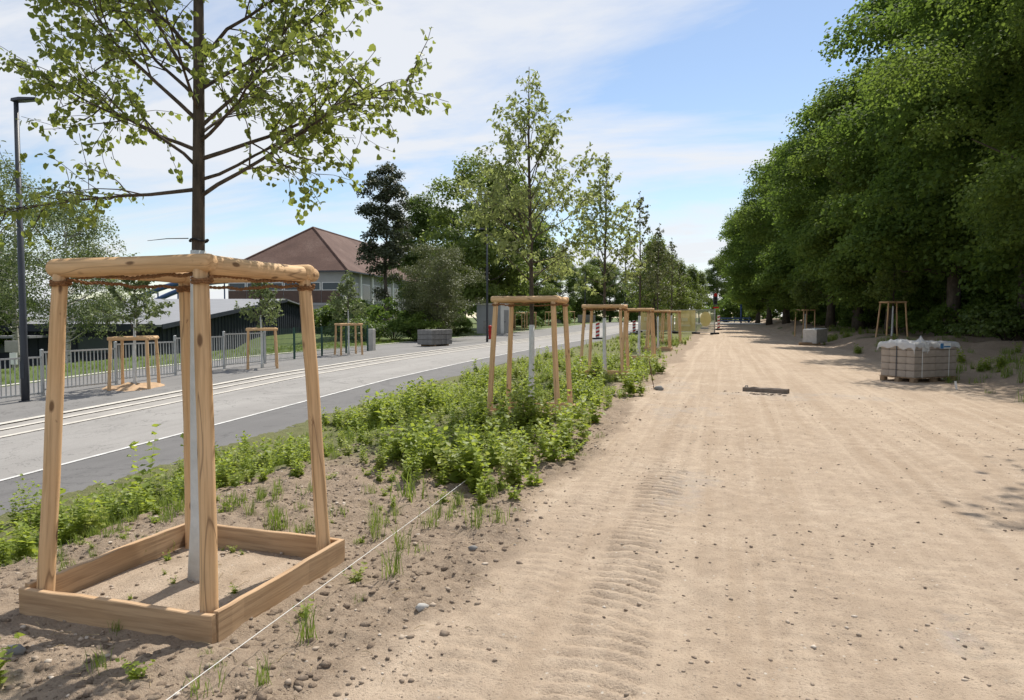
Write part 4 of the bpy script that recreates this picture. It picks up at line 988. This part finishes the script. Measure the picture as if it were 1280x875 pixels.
# pallet with blocks and film
def pallet_pack():
    bx, by = 4.4, 19.0; rz = math.atan2(1.02, 1.18); z = Tz(5, 19.6)
    org = (bx, by, z-.02)
    t = thing('wooden_pallet', 'wooden pallet under the stacked paving blocks', 'pallet', org, rz)
    Lx, Ly = 1.6, .95
    for y in (.07, .475, .88):
        put('runner', MB().box((.8, y, .02), (Lx, .1, .022)).mesh('runner', M['oldwood']), t)
        for x in (.08, .8, 1.52): put('spacer', MB().box((x, y, .075), (.14, .11, .086)).mesh('spacer', M['oldwood']), t)
    for i in range(7): put('deck_board', MB().box((.1+i*.233, .475, .131), (.13, Ly+.04, .022)).mesh('deck_board', M['oldwood']), t)
    g = thing('block_pack', 'pack of beige paving blocks under torn plastic film', 'block pack', (bx, by, z-.02), rz)
    def blk(L, w, h):
        b = .012; mb = MB(); vs = []
        for Z, q in ((0, b), (b, 0), (h-b, 0), (h, b)):
            vs += [(q, q, Z), (L-q, q, Z), (L-q, w-q, Z), (q, w-q, Z)]
        fs = [(3, 2, 1, 0), (12, 13, 14, 15)] + [(i*4+j, i*4+(j+1) % 4, i*4+4+(j+1) % 4, i*4+4+j) for i in range(3) for j in range(4)]
        return mb.add(vs, fs).mesh('block', M['block'])
    bm = blk(.765, .222, .162)
    for k in range(5):
        for j in range(4):
            for i in range(2):
                if k == 4 and i == 1 and j > 2: continue
                put('block', bm, g, (.03+i*.775, .02+j*.229, .143+k*.168), (0, 0, .004*((i+j+k) % 3-1)))
    H = .143+5*.168
    rng = rnd(44); nx, ny = 30, 16; vs = []; fs = []
    for i in range(nx+1):
        for j in range(ny+1):
            X = -.13+1.86*i/nx; Y = -.10+1.15*j/ny
            over = max(0, -.0-X, X-1.58)+max(0, -Y, Y-.94)
            zz = H+.012+.035*abs(float(fbm(np.array([X]), np.array([Y]), 4.5, 3, 95)[0])) + .03*float(fbm(np.array([X]), np.array([Y]), 11, 2, 96)[0])**2
            if over > 0: zz -= over*1.2 + .03*math.sin(X*23+Y*17); X += .03*math.sin(Y*19)*(over > 0); X = min(max(X, -.07), 1.66); Y = min(max(Y, -.05), 1.0)
            pk = math.hypot(X-.36, Y-.12); zz += .17*math.exp(-(pk/.07)**2) + .07*math.exp(-((X-.15)**2+(Y-.5)**2)/.05)
            vs.append((X, Y, zz))
    for i in range(nx):
        for j in range(ny): fs.append((i*(ny+1)+j, (i+1)*(ny+1)+j, (i+1)*(ny+1)+j+1, i*(ny+1)+j+1))
    f = put('film', MB().add(vs, fs).mesh('film', M['film'], True), g)
    # hanging flap and the label print
    def flap(x0, x1, drop, seed):
        vs = []; fs = []; n = 8; mrow = 7
        for i in range(n+1):
            for j in range(mrow+1):
                X = x0+(x1-x0)*i/n; vs.append((X, -.035-.018*math.sin(i*1.9+j*.7+seed), H+.01-drop*j/mrow*(1-.35*abs(math.sin(i*.9+seed)))))
        for i in range(n):
            for j in range(mrow): fs.append((i*(mrow+1)+j, (i+1)*(mrow+1)+j, (i+1)*(mrow+1)+j+1, i*(mrow+1)+j+1))
        put('film_flap', MB().add(vs, fs).mesh('film_flap', M['film'], True), g)
    flap(.26, .46, .30, 1); flap(.75, 1.58, .17, 2)
    put('label_print', MB().box((1.02, -.066, H-.075), (.40, .004, .13)).mesh('label_print', M['whiteframe']), g)
    put('label_print', MB().box((.885, -.0705, H-.075), (.12, .004, .125)).mesh('label_print', M['label']), g)
    put('label_print', MB().box((1.08, -.0705, H-.095), (.24, .004, .035)).mesh('label_print', M['label']), g)
    for x in (.30, 1.28): put('strap', MB().box((x, .012, (H+.14)/2), (.02, .006, H-.14)).mesh('strap', M['whiteframe']), g)
    put('strap', MB().box((.022, .5, (H+.14)/2), (.006, .02, H-.14)).mesh('strap', M['lampgrey']), g)
pallet_pack()
# concrete block on timber
def chamfer_box(L, w, h, b):
    vs = []
    for Z, q in ((0, b), (b, 0), (h-b, 0), (h, b)): vs += [(-L/2+q, -w/2+q, Z), (L/2-q, -w/2+q, Z), (L/2-q, w/2-q, Z), (-L/2+q, w/2-q, Z)]
    return MB().add(vs, [(3, 2, 1, 0), (12, 13, 14, 15)] + [(i*4+j, i*4+(j+1) % 4, i*4+4+(j+1) % 4, i*4+4+j) for i in range(3) for j in range(4)])
p = P2W(1019, 39); z = zd(p.y)
t = thing('concrete_block', 'single pale concrete block resting tilted at the track edge', 'concrete block', (p.x, p.y, z+.12), YAW+R(38)); t.rotation_euler = (R(1), R(-3), YAW+R(38))
put('block_body', chamfer_box(1.15, .8, .78, .02).mesh('block_body', M['concrete']), t)
put('lifting_eye', MB().tube([(-.06, 0, .775), (-.05, 0, .83), (.05, 0, .83), (.06, 0, .775)], .015, 6).mesh('lifting_eye', M['galv']), t)
q = C2W(-.45, -.35); t2 = thing('timber_baulk', 'brown timber baulk under the pale concrete block', 'timber', (p.x+q.x, p.y+q.y, Tz(p.x+q.x, p.y+q.y)), YAW+R(-10))
put('beam', chamfer_box(1.1, .22, .16, .02).mesh('beam', M['oldwood']), t2)
put('end_wedge', MB().add([(.3, -.12, .155), (.5, -.12, .155), (.5, .1, .155), (.3, .1, .155), (.3, -.12, .2), (.3, .1, .2)], [(3, 2, 1, 0), (0, 1, 4), (2, 3, 5), (4, 1, 2, 5), (0, 4, 5, 3)]).mesh('end_wedge', M['oldwood']), t2)

# ------------------------------------------------------------------ street furniture, left side
def lamp_post():
    x, y = -15.6, 12.4; z = Tz(x, y); H = 6.9
    t = thing('street_lamp', 'tall anthracite street lamp at the left edge', 'street lamp', (x, y, z), YAW)
    put('pole', MB().tube([(0, 0, 0), (0, 0, 1.2), (0, 0, H)], [.085, .08, .05], 14).mesh('pole', M['lampgrey'], True), t)
    put('base_plate', MB().tube([(0, 0, 0), (0, 0, .03)], .14, 14).mesh('base_plate', M['lampgrey']), t)
    put('service_door', MB().box((0, -.083, .75), (.09, .01, .4)).mesh('service_door', M['lampgrey']), t)
    h = put('lamp_head', MB().add([(-.07, -.09, H), (.12, -.13, H+.02), (.52, -.11, H+.05), (.52, .11, H+.05), (.12, .13, H+.02), (-.07, .09, H), (-.07, -.07, H+.07), (.12, -.1, H+.09), (.5, -.09, H+.085), (.5, .09, H+.085), (.12, .1, H+.09), (-.07, .07, H+.07)],
        [(5, 4, 3, 2, 1, 0), (6, 7, 8, 9, 10, 11)] + [(i, (i+1) % 6, 6+(i+1) % 6, 6+i) for i in range(6)]).mesh('lamp_head', M['lampgrey']), t)
    put('lens', MB().box((.32, 0, H+.024), (.28, .15, .01), 0, Matrix.Rotation(R(-4), 3, 'Y')).mesh('lens', M['glass']), h)
lamp_post()
def railing():
    x = -16.0; u0, n, L = 6.6, 7, 2.19
    t = thing('railing_fence', 'grey metal picket railing stepping up along the pavement', 'fence', (x, u0, Tz(x, u0)))
    z0 = Tz(x, u0); pk = MB().box((0, 0, .5), (.02, .02, 1.0)).mesh('picket', M['galv']); ps = MB().box((0, 0, .58), (.06, .06, 1.22)).add([(-.035, -.035, 1.19), (.035, -.035, 1.19), (.035, .035, 1.19), (-.035, .035, 1.19), (0, 0, 1.205)], [(3, 2, 1, 0), (0, 1, 4), (1, 2, 4), (2, 3, 4), (3, 0, 4)]).mesh('post', M['galv'])
    rl = MB().box((0, L/2, 0), (.045, L-.07, .04)).mesh('rail', M['galv'])
    for i in range(n):
        y = i*L; zb = Tz(x, u0+y+L/2)-z0; ht = .86+.035*i
        put('post', ps, t, (0, y, Tz(x, u0+y)-z0), (0, 0, 0), (1, 1, (ht+.16)/1.16))
        put('rail', rl, t, (0, y, zb+ht+.08)); put('rail', rl, t, (0, y, zb+.13))
        m = 19
        for j in range(1, m): put('picket', pk, t, (.0, y+L*j/m, zb+.1), (0, 0, 0), (1, 1, ht))
    put('post', ps, t, (0, n*L, Tz(x, u0+n*L)-z0), (0, 0, 0), (1, 1, 1.1))
railing()
def wire_fence():
    x, u0 = -16.3, 22.2; z0 = Tz(x, u0); L = 2.0
    t = thing('wire_fence', 'green wire mesh fence beyond the grey railing', 'fence', (x, u0, z0))
    for i in range(5):
        y = i*L; zb = Tz(x, u0+y)-z0
        put('post', MB().box((0, y, zb+.6), (.06, .06, 1.3)).mesh('post', M['green_wire']), t)
        if i < 4:
            mb = MB()
            for k in range(7): mb.box((0, y+L/2, zb+.1+k*.19), (.01, L-.06, .01))
            for k in range(1, 26): mb.box((.006, y+L*k/26, zb+.65), (.006, .006, 1.15))
            put('mesh_panel', mb.mesh('mesh_panel', M['green_wire']), t)
    put('end_pillar', chamfer_box(.28, .28, 1.1, .02).mesh('end_pillar', M['concrete']), t, (0, 4*L+.4, Tz(x, u0+8.4)-z0-.05))
wire_fence()
p = P2W(16, 23.5); z = Tz(p.x, p.y)
t = thing('notice_board', 'grey notice board on a post at the left edge behind the railing', 'sign', (p.x, p.y, z), YAW)
put('post', MB().tube([(0, 0, 0), (0, 0, .95)], .03, 8).mesh('post', M['galv'], True), t)
put('panel', chamfer_box(.45, .04, .38, .01).mesh('panel', M['gutter']), t, (-.02, -.04, .62)); put('lower_panel', chamfer_box(.24, .03, .4, .008).mesh('lower_panel', M['whiteframe']), t, (.02, -.035, .2))

# grey block stack, hydrant, poles, kiosk, beacons
def block_stack(x, y, rz, L, w, n, h, label, name='concrete_block_stack'):
    t = thing(name, label, 'block stack', (x, y, Tz(x, y)), rz)
    put('bearer', MB().box((-L*.3, 0, .05), (.12, w, .1)).mesh('bearer', M['oldwood']), t); put('bearer', MB().box((L*.3, 0, .05), (.12, w, .1)).mesh('bearer', M['oldwood']), t)
    bm = chamfer_box(L/2-.02, w, h, .015).mesh('block', M['concrete_dark' if name.endswith('stack') else 'concrete'])
    for k in range(n):
        for i in (-1, 1): put('block', bm, t, (i*L/4, .012*((k*7+i) % 3-1), .1+k*(h+.012)))
    put('strap', MB().box((L*.2, -w/2-.008, .1+n*(h+.012)/2), (.03, .006, n*h)).mesh('strap', M['lampgrey']), t)
block_stack(-15.2, 35.8, R(72), 1.75, 1.0, 3, .26, 'stack of dark grey concrete slabs on the far pavement')
p = P2W(704, 108); block_stack(p.x, p.y, YAW, 2.2, 1.2, 4, .38, 'distant pale block stack at the left of the pair across the street', 'distant_block_stack')
p = P2W(733, 112); block_stack(p.x, p.y, YAW+.2, 2.6, 1.2, 3, .38, 'lower distant pale block stack at the end of the street', 'distant_block_stack')
p = P2W(612.5, 49); z = Tz(p.x, p.y)
t = thing('fire_hydrant', 'small red fire hydrant in front of the kiosk', 'hydrant', (p.x, p.y, z))
put('barrel', MB().tube([(0, 0, 0), (0, 0, .06), (0, 0, .08), (0, 0, .7), (0, 0, .78), (0, 0, .82)], [.14, .14, .1, .1, .11, .05], 12).mesh('barrel', M['red'], True), t)
put('bonnet', MB().tube([(0, 0, .8), (0, 0, .86), (0, 0, .95), (0, 0, .98)], [.13, .14, .1, .03], 12).mesh('bonnet', M['red'], True), t)
for s in (-1, 1): put('outlet', MB().tube([(s*.08, 0, .55), (s*.2, 0, .55)], .06, 10).mesh('outlet', M['red'], True), t)
def thin_pole(px, d, H, r, label, arm=None):
    p = P2W(px, d); t = thing('lamp_pole', label, 'pole', (p.x, p.y, Tz(p.x, p.y)), YAW)
    put('pole', MB().tube([(0, 0, 0), (0, 0, H*.5), (0, 0, H)], [r*1.2, r, r*.7], 8).mesh('pole', M['lampgrey'], True), t)
    put('lamp_head', chamfer_box(.55, .2, .08, .02).mesh('lamp_head', M['lampgrey']), t, (-.2, 0, H))
thin_pole(609, 44, 7.0, .06, 'thin dark lamp pole in front of the white kiosk'); thin_pole(781, 66, 7.2, .06, 'thin dark lamp pole behind the third young tree'); thin_pole(731, 84, 6.5, .06, 'distant dark lamp pole behind the third guard')
def kiosk():
    p = P2W(596, 63); t = thing('kiosk', 'small grey utility building with white side wall behind the street', 'kiosk', (p.x, p.y, Tz(p.x, p.y)), YAW-R(24))
    W_, Dp, H = 2.3, 2.6, 2.55
    put('front_wall', MB().box((W_/2, .06, H/2), (W_, .12, H)).mesh('front_wall', M['wallpale']), t)
    put('side_wall', MB().box((W_-.06, Dp/2+.06, H/2), (.118, Dp-.12, H)).mesh('side_wall', M['whiteframe']), t); put('side_wall', MB().box((.06, Dp/2+.06, H/2), (.118, Dp-.12, H)).mesh('side_wall', M['concrete']), t)
    put('back_wall', MB().box((W_/2, Dp+.06, H/2), (W_, .12, H)).mesh('back_wall', M['concrete']), t)
    put('roof', MB().box((W_/2, Dp/2+.06, H+.07), (W_+.2, Dp+.3, .14)).mesh('roof', M['kerb']), t)
    put('vent', MB().box((W_*.42, -.012, .65), (.6, .03, 1.0)).mesh('vent', M['gutter']), t)
    d = put('door', MB().box((W_+.012, Dp*.5, 1.05), (.03, .95, 2.1)).mesh('door', M['wallpale']), t); put('handle', MB().box((W_+.05, Dp*.5-.38, 1.05), (.05, .03, .12)).mesh('handle', M['lampgrey']), d)
kiosk()
def beacon(px, d, label, H=1.05):
    p = P2W(px, d); t = thing('striped_beacon', label, 'beacon', (p.x, p.y, Tz(p.x, p.y)), YAW)
    put('foot', chamfer_box(.7, .35, .1, .02).mesh('foot', M['black']), t)
    put('panel', chamfer_box(.27, .05, H, .01).mesh('panel', M['whiteframe']), t, (0, 0, .1))
    for k in range(4):
        z = .15+k*H/4; put('stripe', MB().add([(-.13, -.028, z), (.13, -.028, z+.09), (.13, -.028, z+.22), (-.13, -.028, z+.13)], [(0, 1, 2, 3)]).mesh('stripe', M['red']), t)
beacon(747, 49, 'red and white striped beacon between the second and third guard'); beacon(792.5, 62, 'red and white striped beacon right of the third guard'); beacon(898, 72, 'red and white beacon on the track beside the signal', 1.4)
# banner fences and signal
def site_fence(a, b, label, yellow):
    a, b = Vector(a), Vector(b); L = (b-a).length; rz = math.atan2(b.y-a.y, b.x-a.x); t = thing('site_fence', label, 'fence', (a.x, a.y, Tz(a.x, a.y)), rz)
    fr = MB(); H = 2.05
    for p0, p1 in (((0, 0, .1), (0, 0, H)), ((L, 0, .1), (L, 0, H)), ((0, 0, H), (L, 0, H)), ((0, 0, .15), (L, 0, .15))): fr.tube([p0, p1], .022, 6)
    put('frame', fr.mesh('frame', M['galv']), t)
    n = 14; vs = [(L*i/n, -.03-.03*math.sin(i*1.7), z) for i in range(n+1) for z in (.2, H-.03)]
    put('banner', MB().add(vs, [(2*i, 2*i+2, 2*i+3, 2*i+1) for i in range(n)]).mesh('banner', M['yellow'] if yellow else M['netting'], True), t)
    if yellow:
        for k, (x, w, z, h) in enumerate(((L*.22, .5, 1.25, .35), (L*.5, .7, 1.2, .28), (L*.55, 1.1, .7, .16))): put('print', MB().box((x, -.075, z), (w, .004, h)).mesh('print', plain('pale_yellow_print', (.8, .7, .42), .05)), t)
    else:
        put('print', MB().add([(L*.55+.62*math.cos(k*math.pi/12), -.075, 1.28+.62*math.sin(k*math.pi/12)) for k in range(24)], [tuple(range(23, -1, -1))]).mesh('print', M['yellow']), t)
        put('print', MB().box((L*.5, -.077, .5), (.9, .004, .14)).mesh('print', M['wallpale']), t)
    for x in (0, L): put('foot', chamfer_box(.3, .6, .14, .02).mesh('foot', M['black']), t, (x, 0, 0))
site_fence((-7.6, 66.6, 0), (-4.3, 64.5, 0), 'yellow banner fence panel behind the last tree guard', True)
site_fence((-4.15, 64.3, 0), (-2.35, 62.7, 0), 'yellow banner fence panel left of the grey netting', True)
site_fence((-2.28, 62.6, 0), (-.80, 61.3, 0), 'grey netting fence panel with a yellow disc at the track end', False)
def signal():
    t = thing('traffic_signal', 'temporary traffic signal showing red at the end of the banner fence', 'traffic light', (-.75, 62.0, Tz(-.75, 62)), YAW)
    put('pole', MB().tube([(0, 0, 0), (0, 0, 2.6)], .035, 8).mesh('pole', M['galv'], True), t); put('base', chamfer_box(.6, .6, .15, .02).mesh('base', M['black']), t)
    h = put('signal_head', chamfer_box(.3, .22, .95, .03).mesh('signal_head', M['lampgrey']), t, (0, 0, 2.5))
    for z, m in ((.8, 'red_lens'), (.5, 'lens_off'), (.2, 'lens_off')):
        put('lens', MB().add([(.11*math.cos(k*math.pi/8), -.114, z+.11*math.sin(k*math.pi/8)) for k in range(16)], [tuple(range(15, -1, -1))]).mesh('lens', M[m]), h)
    put('red_hood', MB().tube([(0, -.13, 3.32), (0, -.11, 3.32)], .15, 16).mesh('red_hood', M['red']), t)
    put('warning_plate', MB().box((.05, -.05, 2.25), (.5, .01, .14)).mesh('warning_plate', M['red']), t)
signal()
def far_blue():
    p = P2W(926, 104); t = thing('blue_pole', 'slim blue post at the far end of the track', 'pole', (p.x, p.y, Tz(p.x, p.y)), YAW)
    put('pole', MB().tube([(0, 0, 0), (0, 0, 2.7)], .12, 8).mesh('pole', M['blue'], True), t); put('cap', MB().tube([(0, 0, 2.7), (0, 0, 2.78)], .15, 8).mesh('cap', M['blue']), t)
    p = P2W(918, 116); t = thing('blue_barrier', 'low blue barrier crossing the far end of the track', 'barrier', (p.x, p.y, Tz(p.x, p.y)), YAW)
    for x in (-2.4, 0, 2.4): put('post', MB().box((x, 0, .5), (.1, .1, 1.0)).mesh('post', M['blue']), t)
    for z in (.35, .75): put('rail', MB().box((0, -.06, z), (5.4, .04, .22)).mesh('rail', M['blue']), t)
far_blue()

# ------------------------------------------------------------------ buildings
def shed():
    o = C2W(-20, 40); gz = -1.45
    t = thing('shed', 'long low navy clad shed with pale sheet roof', 'shed', (o.x, o.y, gz), YAW)
    ev, rd, Ln, Dp = 2.55, 4.5, 34, 44
    mb = MB(); g = [(0, 0, 0), (0, Dp, 0), (0, Dp, ev), (0, Dp*.49, rd), (0, 0, ev)]
    mb.add(g, [(0, 1, 2, 3, 4)])
    y = .3
    while y < Dp:
        top = ev+(rd-ev)*(y/(Dp*.49) if y < Dp*.49 else (Dp-y)/(Dp*.51)); mb.box((.02, y, top/2-.05), (.06, .12, top-.1)); y += .55
    put('end_wall', mb.mesh('end_wall', M['navy']), t)
    mb = MB().box((-Ln/2-.02, .05, ev/2), (Ln-.04, .1, ev))
    for k in range(60): mb.box((-.4-k*.55, -.015, ev/2-.1), (.1, .05, ev-.25))
    put('front_wall', mb.mesh('front_wall', M['navy']), t)
    put('back_wall', MB().box((-Ln/2-.02, Dp-.05, ev/2), (Ln-.04, .1, ev)).mesh('back_wall', M['navy']), t)
    for nm, y0, z0, y1, z1 in (('roof', -.5, ev-.02, Dp*.49, rd+.06), ('roof', Dp*.49, rd+.06, Dp+.4, ev)):
        put(nm, MB().add([(.35, y0, z0), (.35, y1, z1), (-Ln, y1, z1), (-Ln, y0, z0), (.35, y0, z0+.12), (.35, y1, z1+.12), (-Ln, y1, z1+.12), (-Ln, y0, z0+.12)], [(0, 1, 2, 3), (7, 6, 5, 4), (0, 4, 5, 1), (1, 5, 6, 2), (2, 6, 7, 3), (3, 7, 4, 0)]).mesh(nm, M['sheetroof']), t)
    put('verge_trim', MB().add([(.36, -.52, ev-.15), (.36, Dp*.49, rd-.08), (.36, Dp*.49, rd+.2), (.36, -.52, ev+.12), (.42, -.52, ev-.15), (.42, Dp*.49, rd-.08), (.42, Dp*.49, rd+.2), (.42, -.52, ev+.12)], [(3, 2, 1, 0), (4, 5, 6, 7), (0, 1, 5, 4), (1, 2, 6, 5), (2, 3, 7, 6), (3, 0, 4, 7)]).mesh('verge_trim', M['navy']), t)
    put('fascia', MB().box((-Ln/2, -.56, ev-.06), (Ln, .06, .42)).mesh('fascia', M['navy']), t)
    for x in (-3.5, -9, -15): put('window', MB().box((x, -.06, 1.5), (2.2, .06, .9)).mesh('window', M['glass']), t)
    put('canopy', MB().box((-12, -1.3, 2.0), (12, 1.6, .12)).mesh('canopy', M['sheetroof']), t)
shed()
def hall():
    o = C2W(-20.8, 88); rz = YAW-R(8); gz = Tz(o.x, o.y)-.6
    t = thing('hall_building', 'big hall with brown hipped tile roof and pale walls', 'building', (o.x, o.y, gz), rz)
    W_, Ln, ev, rd = 15.6, 46, 7.6-.0, 14.2
    for nm, c, s in (('front_wall', (-W_/2, .15, ev/2), (W_, .3, ev)), ('side_wall', (-.15, Ln/2+.15, ev/2), (.3, Ln-.3, ev)), ('side_wall', (-W_+.15, Ln/2+.15, ev/2), (.3, Ln-.3, ev)), ('back_wall', (-W_/2, Ln+.15, ev/2), (W_, .3, ev))):
        put(nm, MB().box(c, s).mesh(nm, M['wallpale']), t)
    oh = .7; hip = 8.5
    A, B, C_, D_ = (-W_-oh, -oh, ev), (oh, -oh, ev), (oh, Ln+oh, ev), (-W_-oh, Ln+oh, ev); E1, E2 = (-W_/2, hip, rd), (-W_/2, Ln-2, rd)
    r = put('roof', MB().add([A, B, C_, D_, E1, E2], [(0, 1, 4), (1, 2, 5, 4), (2, 3, 5), (3, 0, 4, 5), (3, 2, 1, 0)]).mesh('roof', M['rooftile']), t)
    def lerp(a, b, k): return tuple(a[i]+(b[i]-a[i])*k for i in range(3))
    for a, b in ((B, E1), (A, E1), (E1, E2)):
        put('ridge_tile', MB().tube([lerp(a, b, 0), lerp(a, b, 1)], .16, 6).mesh('ridge_tile', M['rooftile']), r)
    for k in (.52, .66):
        a = lerp(E1, E2, k*1.3); b = (oh, a[1], ev); put('fire_wall', MB().tube([a, b], .28, 6).mesh('fire_wall', M['rooftile']), r)
    put('gutter', MB().box((-W_/2, -oh-.05, ev-.02), (W_+2*oh, .14, .16)).mesh('gutter', M['lampgrey']), t); put('gutter', MB().box((oh+.05, Ln/2, ev-.02), (.14, Ln+2*oh, .16)).mesh('gutter', M['lampgrey']), t)
    # glazed band on the front
    for i in range(6):
        x = -W_+1.25+i*2.5
        w = put('window', MB().box((x, -.03, 5.75), (2.3, .08, 1.0)).mesh('window', M['whiteframe']), t); put('pane', MB().box((x, -.08, 5.75), (2.1, .03, .85)).mesh('pane', M['glass']), w)
        put('spandrel', MB().box((x, -.03, 4.45), (2.42, .08, 1.5)).mesh('spandrel', M['brownpanel']), t)
    put('sill_band', MB().box((-W_/2, -.06, 3.5), (W_+.1, .14, .3)).mesh('sill_band', M['wallpale']), t)
    for i in range(9):
        y = 2.5+i*4.6
        put('pilaster', MB().box((.1, y-1.9, ev/2), (.26, .5, ev-.1)).mesh('pilaster', M['whiteframe']), t)
        for z, h in ((5.2, 2.2), (2.0, 2.0)):
            w = put('window', MB().box((.02, y+.4, z), (.1, 3.0, h)).mesh('window', M['whiteframe']), t); put('pane', MB().box((.08, y+.4, z), (.03, 2.7, h-.25)).mesh('pane', M['glass'] if z > 4 else M['brownpanel']), w)
hall()
def annex():
    o = C2W(-17, 128); t = thing('annex_building', 'pink tiled building end behind the tall dark tree', 'building', (o.x, o.y, Tz(o.x, o.y)-.5), YAW-R(8))
    put('wall', MB().box((0, 6, 4.2), (9, 12, 8.4)).mesh('wall', M['wallpale']), t)
    put('roof', MB().add([(-5, -.6, 8.4), (5, -.6, 8.4), (5, 12.6, 8.4), (-5, 12.6, 8.4), (0, -.6, 12.6), (0, 12.6, 12.6)], [(0, 1, 4), (1, 2, 5, 4), (2, 3, 5), (3, 0, 4, 5), (3, 2, 1, 0)]).mesh('roof', M['pinktile']), t)
    for x in (-3, 0, 3):
        w = put('window', MB().box((x, -.04, 5.5), (1.6, .1, 2)).mesh('window', M['whiteframe']), t); put('pane', MB().box((x, -.1, 5.5), (1.3, .04, 1.7)).mesh('pane', M['glass']), w)
annex()
def arch_bridge():
    o = C2W(0, 150); t = thing('arch_bridge', 'blue steel arch bridge rising behind the pale shed roof', 'bridge', (o.x, o.y, -1), YAW)
    X0, X1, zt, z0 = -84, -42, 10.8, 4.3
    def arch(y):
        pts = []
        for i in range(25):
            k = i/24; pts.append((X0+(X1-X0)*k, y, z0+(zt-z0)*(1-(2*k-1.0)**2)**1.0 if k < .5 else z0+(zt-z0)*(1-(2*k-1)**2)))
        return pts
    for y in (0, 9):
        pts = arch(y); put('arch', MB().tube(pts, .55, 6).mesh('arch', M['blue'], True), t)
        for i in range(2, 23, 3): put('hanger', MB().tube([pts[i], (pts[i][0], y, 1)], .16, 5).mesh('hanger', M['blue']), t)
    put('deck', MB().box(((X0+X1)/2, 4.5, .6), (60, 10, 1.0)).mesh('deck', M['blue']), t)
    for x in (X0, X1): put('pier', MB().box((x, 4.5, 0), (2, 9, 10)).mesh('pier', M['concrete']), t)
arch_bridge()
